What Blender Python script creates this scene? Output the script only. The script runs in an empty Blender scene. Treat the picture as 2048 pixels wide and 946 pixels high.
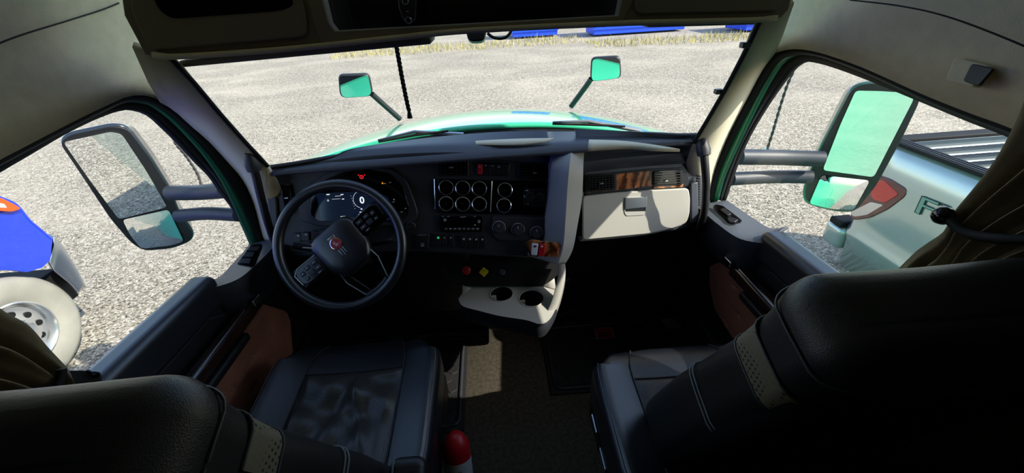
import bpy, bmesh, math, random
import numpy as np
from mathutils import Vector, Matrix
random.seed(7)
rad = math.radians
scene = bpy.context.scene
COL = scene.collection

# ------------------------------------------------------------------ camera
CAM = np.array([.04, 0, 1.65]); FPX = 798.
_yaw, _pitch, _roll = rad(1.57), rad(31.9), rad(-3.68)
_f = np.array([math.sin(_yaw)*math.cos(_pitch), math.cos(_yaw)*math.cos(_pitch), -math.sin(_pitch)])
_r0 = np.array([math.cos(_yaw), -math.sin(_yaw), 0]); _u0 = np.cross(_r0, _f)
_r = math.cos(_roll)*_r0+math.sin(_roll)*_u0; _u = -math.sin(_roll)*_r0+math.cos(_roll)*_u0
cd = bpy.data.cameras.new('camera'); cam = bpy.data.objects.new('camera', cd); COL.objects.link(cam)
cd.sensor_width = 36; cd.lens = FPX/2048*36; cd.clip_start = .02; cd.clip_end = 400
cam.matrix_world = Matrix(((_r[0], _u[0], -_f[0], CAM[0]), (_r[1], _u[1], -_f[1], CAM[1]), (_r[2], _u[2], -_f[2], CAM[2]), (0, 0, 0, 1)))
scene.camera = cam

# ------------------------------------------------------------------ light
SUN = Vector((1, -.51, .95)).normalized()
ld = bpy.data.lights.new('sun', 'SUN'); ld.energy = 7.0; ld.angle = rad(.6); ld.color = (1, .94, .82)
sun = bpy.data.objects.new('sun', ld); COL.objects.link(sun)
sun.rotation_euler = SUN.to_track_quat('Z', 'Y').to_euler(); sun.location = (6, -4, 8)
w = bpy.data.worlds.new('world'); scene.world = w; w.use_nodes = True
nt = w.node_tree; nt.nodes.clear()
sky = nt.nodes.new('ShaderNodeTexSky'); sky.sky_type = 'NISHITA'; sky.sun_disc = False
sky.sun_elevation = math.asin(SUN.z); sky.sun_rotation = math.atan2(SUN.x, SUN.y)
bg = nt.nodes.new('ShaderNodeBackground'); bg.inputs[1].default_value = .36
wo = nt.nodes.new('ShaderNodeOutputWorld')
nt.links.new(sky.outputs[0], bg.inputs[0]); nt.links.new(bg.outputs[0], wo.inputs[0])
vs = scene.view_settings
vs.view_transform = 'Standard'; vs.look = 'None'; vs.gamma = 1; vs.use_curve_mapping = False; vs.exposure = 0.1
cy = scene.cycles
cy.max_bounces = 10; cy.diffuse_bounces = 6; cy.glossy_bounces = 5; cy.transmission_bounces = 6; cy.transparent_max_bounces = 12
cy.use_denoising = True; cy.sample_clamp_indirect = 6; cy.caustics_reflective = False; cy.caustics_refractive = False

# ------------------------------------------------------------------ sight-line helpers: a pixel of the 2048x946 photo + a known plane -> a point in the cab
def ray(x, y): return _f+(x-1024)/FPX*_r-(y-473)/FPX*_u
def ax(x, y, X): d = ray(x, y); return CAM+d*(X-CAM[0])/d[0]
def ay(x, y, Y): d = ray(x, y); return CAM+d*Y/d[1]
def az(x, y, Z): d = ray(x, y); return CAM+d*(Z-CAM[2])/d[2]
class Plane:
    def __init__(s, p, n): s.p = np.array(p, float); n = np.array(n, float); s.n = n/np.linalg.norm(n)
    def at(s, x, y, off=0):
        d = ray(x, y); return CAM+d*(((s.p+s.n*off-CAM)@s.n)/(d@s.n))
    def frame(s, p, rot=0):      # matrix whose z is the plane normal, x to the right
        n = Vector(s.n); h = Vector((1, 0, 0)); h = (h-n*h.dot(n)).normalized(); v = n.cross(h)
        m = Matrix((h, v, n)).transposed().to_4x4(); m = m @ Matrix.Rotation(rot, 4, 'Z'); m.translation = Vector(p); return m

# ------------------------------------------------------------------ materials
def srgb(r, g, b):
    return tuple(((c/255)/12.92 if c/255 <= .04045 else ((c/255+.055)/1.055)**2.4) for c in (r, g, b))
def mat(name, col, rough=.5, metal=0, coat=0, bump=0, bscale=200, spec=.5, var=0, vscale=5, emit=None, estr=1, col2=None, tex='noise', sheen=0):
    m = bpy.data.materials.new(name); m.use_nodes = True; t = m.node_tree; N = t.nodes; L = t.links
    p = N['Principled BSDF']; p.inputs['Base Color'].default_value = (*col, 1); p.inputs['Roughness'].default_value = rough
    p.inputs['Metallic'].default_value = metal; p.inputs['Coat Weight'].default_value = coat; p.inputs['Specular IOR Level'].default_value = spec
    p.inputs['Coat Roughness'].default_value = .03
    if sheen: p.inputs['Sheen Weight'].default_value = sheen
    tc = N.new('ShaderNodeTexCoord')
    if var or col2:
        n = N.new('ShaderNodeTexNoise'); n.inputs['Scale'].default_value = vscale; n.inputs['Detail'].default_value = 6
        L.new(tc.outputs['Object'], n.inputs['Vector'])
        r = N.new('ShaderNodeValToRGB'); c2 = col2 or tuple(min(1, c*(1+var)) for c in col); c1 = col if col2 else tuple(c*(1-var) for c in col)
        r.color_ramp.elements[0].position = .35; r.color_ramp.elements[1].position = .65
        r.color_ramp.elements[0].color = (*c1, 1); r.color_ramp.elements[1].color = (*c2, 1)
        L.new(n.outputs['Fac'], r.inputs[0]); L.new(r.outputs[0], p.inputs['Base Color'])
    if bump:
        if tex == 'voronoi': b = N.new('ShaderNodeTexVoronoi'); out = b.outputs['Distance']
        else: b = N.new('ShaderNodeTexNoise'); b.inputs['Detail'].default_value = 3; out = b.outputs['Fac']
        b.inputs['Scale'].default_value = bscale; L.new(tc.outputs['Object'], b.inputs['Vector'])
        k = N.new('ShaderNodeBump'); k.inputs['Strength'].default_value = bump; k.inputs['Distance'].default_value = .002
        L.new(out, k.inputs['Height']); L.new(k.outputs[0], p.inputs['Normal'])
    if emit: p.inputs['Emission Color'].default_value = (*emit, 1); p.inputs['Emission Strength'].default_value = estr
    return m
M = {}
M['headliner'] = mat('headliner', srgb(206, 194, 166), .9, bump=.4, bscale=500, var=.05, vscale=30, spec=.2)
M['tan'] = mat('tan_plastic', srgb(204, 195, 170), .8, bump=.15, bscale=600, spec=.2)
M['fascia'] = mat('fascia', srgb(120, 112, 98), .8, bump=.3, bscale=500, spec=.2)
M['grey'] = mat('light_grey_plastic', srgb(176, 174, 166), .5, bump=.15, bscale=500, spec=.4)
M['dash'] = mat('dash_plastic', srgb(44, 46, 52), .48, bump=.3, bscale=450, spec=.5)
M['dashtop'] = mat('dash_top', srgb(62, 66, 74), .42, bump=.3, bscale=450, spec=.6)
M['black'] = mat('black_plastic', srgb(20, 20, 22), .45, bump=.2, bscale=400)
M['gloss'] = mat('gloss_black', srgb(8, 8, 10), .12, spec=.5)
M['rubber'] = mat('rubber', srgb(16, 16, 17), .7, bump=.1, bscale=200, spec=.3)
M['leather'] = mat('black_leather', srgb(26, 29, 36), .33, bump=.12, bscale=520, tex='voronoi', spec=.9)
M['leather2'] = mat('seat_back_leather', srgb(28, 28, 29), .42, bump=.15, bscale=520, tex='voronoi', spec=.5)
M['shell'] = mat('seat_shell_cloth', srgb(10, 9, 11), .95, bump=.5, bscale=500, spec=.1)
M['stitch'] = mat('stitch', srgb(120, 122, 126), .6)
M['chrome'] = mat('chrome', (.85, .87, .9), .14, metal=1)
M['metal'] = mat('brushed_metal', (.6, .62, .66), .28, metal=1)
M['green'] = mat('green_paint', srgb(60, 190, 145), .25, coat=1)
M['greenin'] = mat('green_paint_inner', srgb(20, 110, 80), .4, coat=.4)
M['brown'] = mat('brown_leather', srgb(150, 96, 72), .55, bump=.4, bscale=260, tex='voronoi', var=.12, vscale=8)
M['carpet'] = mat('floor_carpet', srgb(104, 97, 84), .95, bump=1, bscale=350, var=.25, vscale=60, spec=.1)
M['mat'] = mat('mat_rubber', srgb(26, 26, 28), .6, bump=.2, bscale=200)
M['curtain'] = mat('curtain_cloth', srgb(120, 108, 84), .95, bump=.4, bscale=700, spec=.1, var=.08, vscale=40)
M['mirror'] = mat('mirror_glass', (.88, .9, .92), .0, metal=1)
M['blue'] = mat('blue_paint', srgb(20, 55, 215), .2, coat=1)
M['contblue'] = mat('container_blue', srgb(20, 75, 215), .5)
M['red'] = mat('red_plastic', srgb(190, 24, 36), .4)
M['yellow'] = mat('yellow_plastic', srgb(225, 200, 40), .4)
M['white'] = mat('white_print', srgb(225, 228, 232), .5)
M['amber'] = mat('amber_lens', srgb(220, 80, 15), .15, coat=1)
M['redlens'] = mat('red_lens', srgb(215, 20, 24), .12, coat=1)
M['darklens'] = mat('smoked_lens', srgb(90, 20, 24), .1, coat=1)
M['pickup'] = mat('pickup_paint', srgb(176, 184, 182), .2, metal=.5, coat=1)
M['tire'] = mat('tire', srgb(150, 147, 136), .85, bump=.2, bscale=60, var=.12, vscale=4)
M['alu'] = mat('polished_wheel', (.72, .73, .74), .22, metal=.9)
M['e_white'] = mat('lit_white', (0, 0, 0), .3, emit=(.8, .85, .9), estr=1.0)
M['e_dim'] = mat('lit_dim', (0, 0, 0), .3, emit=(.07, .075, .085), estr=1)
M['e_red'] = mat('lit_red', (0, 0, 0), .3, emit=(.8, .02, .03), estr=1)
M['e_amber'] = mat('lit_amber', (0, 0, 0), .3, emit=(.8, .3, .02), estr=1)
M['e_green'] = mat('lit_green', (0, 0, 0), .3, emit=(.05, .7, .2), estr=1)
M['e_screen'] = mat('lit_screen', srgb(14, 20, 32), .1, emit=(.003, .007, .018), estr=1)
M['white_label'] = mat('label_paper', srgb(215, 220, 228), .5)
M['grass'] = mat('dry_grass', srgb(170, 160, 100), .9, var=.25, vscale=3)
M['soil'] = mat('soil', srgb(150, 140, 120), .95)

def m_wood():
    m = mat('burl_wood', srgb(120, 66, 38), .22, coat=.8); t = m.node_tree; N = t.nodes; L = t.links; p = N['Principled BSDF']
    tc = N.new('ShaderNodeTexCoord'); n = N.new('ShaderNodeTexNoise'); n.inputs['Scale'].default_value = 14; n.inputs['Detail'].default_value = 8; n.inputs['Distortion'].default_value = 2.5
    wv = N.new('ShaderNodeTexWave'); wv.inputs['Scale'].default_value = 9; wv.inputs['Distortion'].default_value = 14; wv.inputs['Detail'].default_value = 4
    L.new(tc.outputs['Object'], n.inputs['Vector']); L.new(tc.outputs['Object'], wv.inputs['Vector'])
    r = N.new('ShaderNodeValToRGB'); r.color_ramp.elements[0].color = (*srgb(70, 32, 18), 1); r.color_ramp.elements[1].color = (*srgb(196, 122, 72), 1)
    mx = N.new('ShaderNodeMath'); mx.operation = 'MULTIPLY'; L.new(n.outputs['Fac'], mx.inputs[0]); L.new(wv.outputs['Fac'], mx.inputs[1])
    mx2 = N.new('ShaderNodeMath'); mx2.operation = 'MULTIPLY'; mx2.inputs[1].default_value = 1.9; L.new(mx.outputs[0], mx2.inputs[0])
    L.new(mx2.outputs[0], r.inputs[0]); L.new(r.outputs[0], p.inputs['Base Color']); return m
M['wood'] = m_wood()
M['darkwood'] = mat('dark_wood', srgb(44, 26, 22), .2, coat=.8, var=.3, vscale=14)

def m_glass(name, tint=(.97, .99, .98), gl=.06):
    m = bpy.data.materials.new(name); m.use_nodes = True; t = m.node_tree; N = t.nodes; L = t.links; N.clear()
    tr = N.new('ShaderNodeBsdfTransparent'); tr.inputs[0].default_value = (*tint, 1)
    g = N.new('ShaderNodeBsdfGlossy'); g.inputs['Roughness'].default_value = .01
    mx = N.new('ShaderNodeMixShader'); o = N.new('ShaderNodeOutputMaterial')
    lw = N.new('ShaderNodeLayerWeight'); pw = N.new('ShaderNodeMath'); pw.operation = 'POWER'; pw.inputs[1].default_value = 5; L.new(lw.outputs['Facing'], pw.inputs[0])
    fr = N.new('ShaderNodeMath'); fr.operation = 'MULTIPLY_ADD'; fr.inputs[1].default_value = .8; fr.inputs[2].default_value = .025; L.new(pw.outputs[0], fr.inputs[0])
    L.new(fr.outputs[0], mx.inputs[0]); L.new(tr.outputs[0], mx.inputs[1]); L.new(g.outputs[0], mx.inputs[2]); L.new(mx.outputs[0], o.inputs[0])
    return m
M['glass'] = m_glass('window_glass')

def m_ground():
    m = bpy.data.materials.new('gravel'); m.use_nodes = True; t = m.node_tree; N = t.nodes; L = t.links; p = N['Principled BSDF']; p.inputs['Roughness'].default_value = .95; p.inputs['Specular IOR Level'].default_value = .2
    tc = N.new('ShaderNodeTexCoord')
    def noise(s, d=4, dist=0):
        n = N.new('ShaderNodeTexNoise'); n.inputs['Scale'].default_value = s; n.inputs['Detail'].default_value = d; n.inputs['Distortion'].default_value = dist; L.new(tc.outputs['Object'], n.inputs['Vector']); return n
    def ramp(src, els):
        r = N.new('ShaderNodeValToRGB'); e = r.color_ramp.elements
        while len(e) < len(els): e.new(.5)
        for k, (pp, c) in enumerate(els): e[k].position = pp; e[k].color = (*c, 1)
        L.new(src, r.inputs[0]); return r
    v = N.new('ShaderNodeTexVoronoi'); v.inputs['Scale'].default_value = 52; L.new(tc.outputs['Object'], v.inputs['Vector'])
    sp = N.new('ShaderNodeSeparateColor'); L.new(v.outputs['Color'], sp.inputs[0])
    stone = ramp(sp.outputs[0], [(0, srgb(70, 66, 62)), (.22, srgb(152, 145, 132)), (.7, srgb(190, 182, 166)), (1, srgb(234, 227, 212))])
    edge = ramp(v.outputs['Distance'], [(.25, (1, 1, 1)), (.85, (.5, .48, .45))])
    m1 = N.new('ShaderNodeMix'); m1.data_type = 'RGBA'; m1.blend_type = 'MULTIPLY'; m1.inputs[0].default_value = .8
    L.new(stone.outputs[0], m1.inputs[6]); L.new(edge.outputs[0], m1.inputs[7])
    mp = N.new('ShaderNodeMapping'); mp.inputs['Rotation'].default_value = (0, 0, rad(-12)); mp.inputs['Scale'].default_value = (.7, 1, 1); L.new(tc.outputs['Object'], mp.inputs['Vector'])
    big = noise(.55, 8, .3); L.new(mp.outputs[0], big.inputs['Vector'])
    sand = ramp(big.outputs['Fac'], [(.44, (0, 0, 0)), (.72, (.7, .7, .7))])
    m2 = N.new('ShaderNodeMix'); m2.data_type = 'RGBA'; L.new(sand.outputs[0], m2.inputs[0]); L.new(m1.outputs[2], m2.inputs[6]); 
    fine = noise(28, 8); fr = ramp(fine.outputs['Fac'], [(.36, srgb(132, 124, 110)), (.62, srgb(228, 218, 200))]); L.new(fr.outputs[0], m2.inputs[7])
    med = noise(.25, 3); mr = ramp(med.outputs['Fac'], [(.35, (.86, .85, .84)), (.65, (1, .99, .96))])
    m3 = N.new('ShaderNodeMix'); m3.data_type = 'RGBA'; m3.blend_type = 'MULTIPLY'; m3.inputs[0].default_value = 1; L.new(m2.outputs[2], m3.inputs[6]); L.new(mr.outputs[0], m3.inputs[7])
    cl = noise(9, 9); cr = ramp(cl.outputs['Fac'], [(.36, (.66, .65, .63)), (.60, (1, 1, 1))])
    m4 = N.new('ShaderNodeMix'); m4.data_type = 'RGBA'; m4.blend_type = 'MULTIPLY'; m4.inputs[0].default_value = .8; L.new(m3.outputs[2], m4.inputs[6]); L.new(cr.outputs[0], m4.inputs[7])
    L.new(m4.outputs[2], p.inputs['Base Color'])
    b = N.new('ShaderNodeBump'); b.inputs['Strength'].default_value = .55; b.inputs['Distance'].default_value = .014; L.new(v.outputs['Distance'], b.inputs['Height']); b.invert = True; L.new(b.outputs[0], p.inputs['Normal'])
    return m
M['gravel'] = m_ground()

# ------------------------------------------------------------------ object helpers
WL = {}          # object -> world offset of its local frame
def props(o, label=None, cat=None, group=None, kind=None):
    if label: o['label'] = label
    if cat: o['category'] = cat
    if group: o['group'] = group
    if kind: o['kind'] = kind
    return o
def thing(name, loc, label, cat, group=None):
    o = bpy.data.objects.new(name, None); COL.objects.link(o); o.location = Vector(loc); o.empty_display_size = .05
    WL[o] = Vector(loc); return props(o, label, cat, group)
def struct(o): o['kind'] = 'structure'; return o
def link(name, verts, faces, m, parent=None, smooth=True, bev=0, seg=2, solid=0, sub=0, off=-1):
    me = bpy.data.meshes.new(name); V = [Vector([float(c) for c in v]) for v in verts]
    if parent is None:
        lo = Vector([min(v[i] for v in V) for i in range(3)]); hi = Vector([max(v[i] for v in V) for i in range(3)])
        L0 = Vector(((lo.x+hi.x)/2, (lo.y+hi.y)/2, lo.z))
    else: L0 = WL[parent]
    me.from_pydata([v-L0 for v in V], [], faces)
    bm = bmesh.new(); bm.from_mesh(me); bmesh.ops.recalc_face_normals(bm, faces=bm.faces); bm.to_mesh(me); bm.free()
    me.materials.append(m)
    if smooth: me.polygons.foreach_set('use_smooth', [True]*len(me.polygons))
    o = bpy.data.objects.new(name, me); COL.objects.link(o)
    if parent is None: o.location = L0
    else: o.parent = parent
    WL[o] = L0
    if solid: s = o.modifiers.new('s', 'SOLIDIFY'); s.thickness = solid; s.offset = off
    if bev:
        b = o.modifiers.new('b', 'BEVEL'); b.width = bev; b.segments = seg; b.limit_method = 'ANGLE'; b.angle_limit = rad(35)
    if sub: s = o.modifiers.new('u', 'SUBSURF'); s.levels = sub; s.render_levels = sub
    if smooth and not sub:
        try: me.set_sharp_from_angle(angle=rad(38))
        except Exception: pass
    return o
class MB:
    def __init__(s): s.v = []; s.f = []
    def add(s, v, f): n = len(s.v); s.v += [tuple(map(float, q)) for q in v]; s.f += [tuple(i+n for i in q) for q in f]; return s
    def link(s, name, m, parent=None, **k): return link(name, s.v, s.f, m, parent, **k)
    def box(s, c, d, mt=None):
        v = [Vector((sx*d[0]/2, sy*d[1]/2, sz*d[2]/2)) for sx in (-1, 1) for sy in (-1, 1) for sz in (-1, 1)]
        v = [(mt @ q if mt else q)+Vector(c) for q in v]
        return s.add(v, [(0, 1, 3, 2), (4, 6, 7, 5), (0, 4, 5, 1), (2, 3, 7, 6), (0, 2, 6, 4), (1, 5, 7, 3)])
    def prism(s, pts, d):
        n = len(pts); d = np.array(d, float); a = [np.array(p, float) for p in pts]; b = [p+d for p in a]
        return s.add(a+b, [tuple(range(n))[::-1], tuple(range(n, 2*n))]+[(i, (i+1) % n, n+(i+1) % n, n+i) for i in range(n)])
    def tube(s, path, r, n=12, cap=True):
        P_ = [Vector([float(c) for c in p]) for p in path]; R_ = r if isinstance(r, (list, tuple)) else [r]*len(P_); rings = []; prev = None
        for i, p in enumerate(P_):
            t = (P_[min(i+1, len(P_)-1)]-P_[max(i-1, 0)]).normalized()
            if prev is None: a = t.orthogonal().normalized()
            else: a = (prev-t*prev.dot(t)); a = a.normalized() if a.length > 1e-6 else t.orthogonal().normalized()
            prev = a; b = t.cross(a)
            rings.append([p+(a*math.cos(2*math.pi*k/n)+b*math.sin(2*math.pi*k/n))*R_[i] for k in range(n)])
        v = [q for r_ in rings for q in r_]; f = []
        for i in range(len(P_)-1):
            for k in range(n): f.append((i*n+k, i*n+(k+1) % n, (i+1)*n+(k+1) % n, (i+1)*n+k))
        if cap: f += [tuple(range(n))[::-1], tuple(range((len(P_)-1)*n, len(P_)*n))]
        return s.add(v, f)
    def torus(s, mt, R_, r, n=48, k=12, a0=0, a1=2*math.pi, flat=1):
        full = abs(a1-a0-2*math.pi) < 1e-6; cnt = n if full else n+1; v = []
        for i in range(cnt):
            a = a0+(a1-a0)*i/n
            for j in range(k):
                b = 2*math.pi*j/k; v.append(mt @ Vector(((R_+r*math.cos(b))*math.cos(a), (R_+r*math.cos(b))*math.sin(a), r*flat*math.sin(b))))
        f = [(i*k+j, ((i+1) % cnt)*k+j, ((i+1) % cnt)*k+(j+1) % k, i*k+(j+1) % k) for i in range(n) for j in range(k)]
        if not full: f += [tuple(range(k))[::-1], tuple(range(n*k, n*k+k))]
        return s.add(v, f)
    def lathe(s, mt, prof, n=32, cap=True):      # prof: (radius, height)
        v = [mt @ Vector((r*math.cos(2*math.pi*k/n), r*math.sin(2*math.pi*k/n), h)) for r, h in prof for k in range(n)]
        f = [(i*n+k, i*n+(k+1) % n, (i+1)*n+(k+1) % n, (i+1)*n+k) for i in range(len(prof)-1) for k in range(n)]
        if cap: f += [tuple(range(n))[::-1], tuple(range((len(prof)-1)*n, len(prof)*n))]
        return s.add(v, f)
    def cyl(s, mt, r, h, n=24): return s.lathe(mt, [(r, 0), (r, h)], n)
    def soft(s, size, r, n=8, mt=None, deform=None, pick=None, push=0):   # rounded box, grid on every face
        hx = np.array(size, float)/2; mt = mt or Matrix(); r = min(r, min(hx)*.999); idx = {}; vs_ = []; fs = []
        def vert(c):
            key = tuple(np.round(c, 5))
            if key in idx: return idx[key]
            q = np.array(c)*hx; inn = np.clip(q, -(hx-r), hx-r); d = q-inner(inn, q); L_ = np.linalg.norm(d); nn = d/L_ if L_ > 1e-9 else np.zeros(3)
            p = inn+r*nn+nn*push if L_ > 1e-9 else q
            if deform: p = deform(np.array(p))
            idx[key] = len(vs_); vs_.append(mt @ Vector([float(z) for z in p])); return idx[key]
        def inner(i, q): return i
        def coords(h):
            rr = r/h; base = list(np.linspace(-1+rr, 1-rr, n)) if rr < 1 else [0]
            e = [-1+rr*(1-math.tan(a)) if 0 else -1+rr*(1-math.tan(math.pi/4*t)) for t in (1, .66, .33)]
            return e+base+[-x for x in e[::-1]]
        g = [coords(h) for h in hx]
        for axis in range(3):
            a, b = [(1, 2), (2, 0), (0, 1)][axis]
            for sg in (-1, 1):
                for i in range(len(g[a])-1):
                    for j in range(len(g[b])-1):
                        q = []
                        for (ii, jj) in ((i, j), (i+1, j), (i+1, j+1), (i, j+1)):
                            c = [0, 0, 0]; c[axis] = sg; c[a] = g[a][ii]; c[b] = g[b][jj]; q.append(c)
                        if pick and not pick(np.mean(np.array(q), axis=0)*hx, axis, sg): continue
                        k = [vert(c) for c in q]; fs.append(tuple(k if sg > 0 else k[::-1]))
        return s.add(vs_, fs)
def resample(P_, n):
    P_ = [np.array(p, float) for p in P_]; d = [0]
    for i in range(1, len(P_)): d.append(d[-1]+np.linalg.norm(P_[i]-P_[i-1]))
    t = np.linspace(0, d[-1], n); A = np.array(P_); return [np.array([np.interp(x, d, A[:, k]) for k in range(3)]) for x in t]
def smoothline(P_, n):      # Catmull-Rom through the points
    P_ = [np.array(p, float) for p in P_]; Q = []
    for i in range(len(P_)-1):
        p0 = P_[max(i-1, 0)]; p1 = P_[i]; p2 = P_[i+1]; p3 = P_[min(i+2, len(P_)-1)]
        for t in np.linspace(0, 1, 8, endpoint=False): Q.append(.5*((2*p1)+(-p0+p2)*t+(2*p0-5*p1+4*p2-p3)*t*t+(-p0+3*p1-3*p2+p3)*t**3))
    Q.append(P_[-1]); return resample(Q, n)
def strip(lines, n=40, smooth=True):
    L_ = [smoothline(l, n) if smooth else resample(l, n) for l in lines]; v = [p for l in L_ for p in l]
    f = [(i*n+k, i*n+k+1, (i+1)*n+k+1, (i+1)*n+k) for i in range(len(L_)-1) for k in range(n-1)]
    return MB().add(v, f)
def text(name, s, mt, size, m, parent, ext=.0004, align='CENTER', bold=0):
    c = bpy.data.curves.new(name, 'FONT'); c.body = s; c.size = size; c.extrude = ext; c.align_x = align; c.align_y = 'CENTER'; c.offset = bold
    o = bpy.data.objects.new(name, c); COL.objects.link(o); bpy.context.view_layer.update()
    me = bpy.data.meshes.new_from_object(o.evaluated_get(bpy.context.evaluated_depsgraph_get()))
    bpy.data.objects.remove(o); me.transform(Matrix.Translation(-WL[parent]) @ mt); me.materials.clear(); me.materials.append(m)
    t = bpy.data.objects.new(name, me); COL.objects.link(t); t.parent = parent; WL[t] = WL[parent]; return t
def T(p): return Matrix.Translation(Vector([float(c) for c in p]))
def poly(pl, pts, off=0): return [pl.at(x, y, off) for x, y in pts]
def slab(name, pl, pts, t, m, parent, off=0, bev=.002, **k):     # outline traced on a plane, given real thickness t towards the room
    a = poly(pl, pts, off); return MB().prism(a, pl.n*t).link(name, m, parent, bev=bev, **k)
def roundpoly(pts, r=6, n=4):      # round the corners of a 2-D outline
    out = []; N_ = len(pts)
    for i in range(N_):
        a, b, c = [np.array(pts[(i+k) % N_], float) for k in (-1, 0, 1)]
        ra = min(r, np.linalg.norm(a-b)*.45); rc = min(r, np.linalg.norm(c-b)*.45); p = b+(a-b)/np.linalg.norm(a-b)*ra; q = b+(c-b)/np.linalg.norm(c-b)*rc
        for t in np.linspace(0, 1, n+1): out.append(tuple((1-t)**2*p+2*t*(1-t)*b+t*t*q))
    return out

# ================================================================== OUTSIDE GROUND
struct(MB().add([(-90, -60, -1.2), (90, -60, -1.2), (90, 120, -1.2), (-90, 120, -1.2)], [(0, 1, 2, 3)]).link('ground', M['gravel']))

# ================================================================== CAB SHELL
# floor
fl = MB(); fl.add([(-1.0, -1.6, 0), (1.0, -1.6, 0), (1.0, 1.68, 0), (-1.0, 1.68, 0)], [(0, 1, 2, 3)])
struct(fl.link('floor', M['carpet'], solid=.06, bev=0))
sh = MB(); sh.box((0, 1.685, .36), (2.0, .03, .84)); struct(sh.link('wall_front', M['black']))
sh = MB(); sh.box((0, -1.63, 1.0), (2.2, .06, 2.0)); struct(sh.link('wall_back', M['shell']))
for s in (-1, 1):
    sh = MB(); sh.box((s*1.0, 1.60, .34), (.05, .2, .80)); struct(sh.link('wall_kick_'+('left' if s < 0 else 'right'), M['black'], bev=.01))
# side lines: (pixel outlines of the trim edge, the painted frame and the glass edge)
SIDE = {
 -1: dict(trim=[(-160, 395), (0, 313), (130, 246), (200, 212), (250, 191), (290, 191), (322, 202), (351, 219), (387, 252), (423, 284), (459, 324), (490, 362), (512, 410), (532, 482)],
          seal=[(-160, 402), (0, 319), (130, 252), (200, 218), (250, 197), (290, 199), (318, 211), (345, 230), (378, 262), (412, 300), (446, 346), (468, 382), (494, 434), (522, 500)],
          gre=[(-160, 407), (0, 323), (130, 256), (200, 222), (250, 202), (290, 206), (314, 219), (339, 239), (371, 271), (404, 309), (435, 353), (455, 389), (479, 440), (510, 510)],
          glass=[(-160, 415), (0, 331), (120, 263), (200, 228), (245, 219), (275, 223), (297, 233), (320, 254), (350, 283), (389, 325), (415, 351), (437, 382), (461, 414), (483, 450), (500, 487)],
          sill=[(500, 487), (478, 515), (440, 553), (400, 562), (360, 583), (155, 742), (60, 818), (-20, 880)],
          up=[(-160, 175), (0, 86), (137, 41), (203, 20), (245, 4), (262, 30), (300, 108)],
          E=[(340, 115), (388, 166), (440, 228), (490, 284), (535, 332)]),
 1: dict(trim=[(2200, 324), (2033, 254), (1960, 228), (1858, 188), (1731, 132), (1650, 104), (1604, 96), (1574, 99), (1545, 108), (1523, 137), (1493, 193), (1452, 274), (1425, 345), (1412, 405)],
          seal=[(2200, 330), (2033, 260), (1960, 234), (1858, 194), (1731, 138), (1650, 109), (1606, 103), (1582, 107), (1560, 118), (1540, 145), (1510, 198), (1468, 280), (1438, 350), (1424, 410)],
          gre=[(2200, 332), (2033, 262), (1960, 236), (1858, 196), (1731, 140), (1650, 111), (1608, 106), (1588, 111), (1570, 124), (1550, 152), (1522, 203), (1482, 285), (1452, 352), (1438, 400)],
          glass=[(2200, 324+12), (2030, 266), (1960, 240), (1858, 199), (1757, 159), (1696, 137), (1655, 125), (1625, 121), (1604, 128), (1584, 147), (1543, 203), (1503, 269), (1478, 325), (1452, 401)],
          sill=[(1452, 401), (1500, 432), (1540, 456), (1575, 452), (1610, 464), (1742, 552), (1850, 630), (1960, 710)],
          up=[(2200, 150), (2048, 90), (1900, 35), (1800, 10), (1700, -4), (1590, -8), (1555, 35)],
          E=[(1520, 42), (1490, 105), (1455, 172), (1420, 232), (1388, 285)]),
}
XE = .742; XT = .955; XG = 1.0
name_side = {-1: 'left', 1: 'right'}
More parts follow.
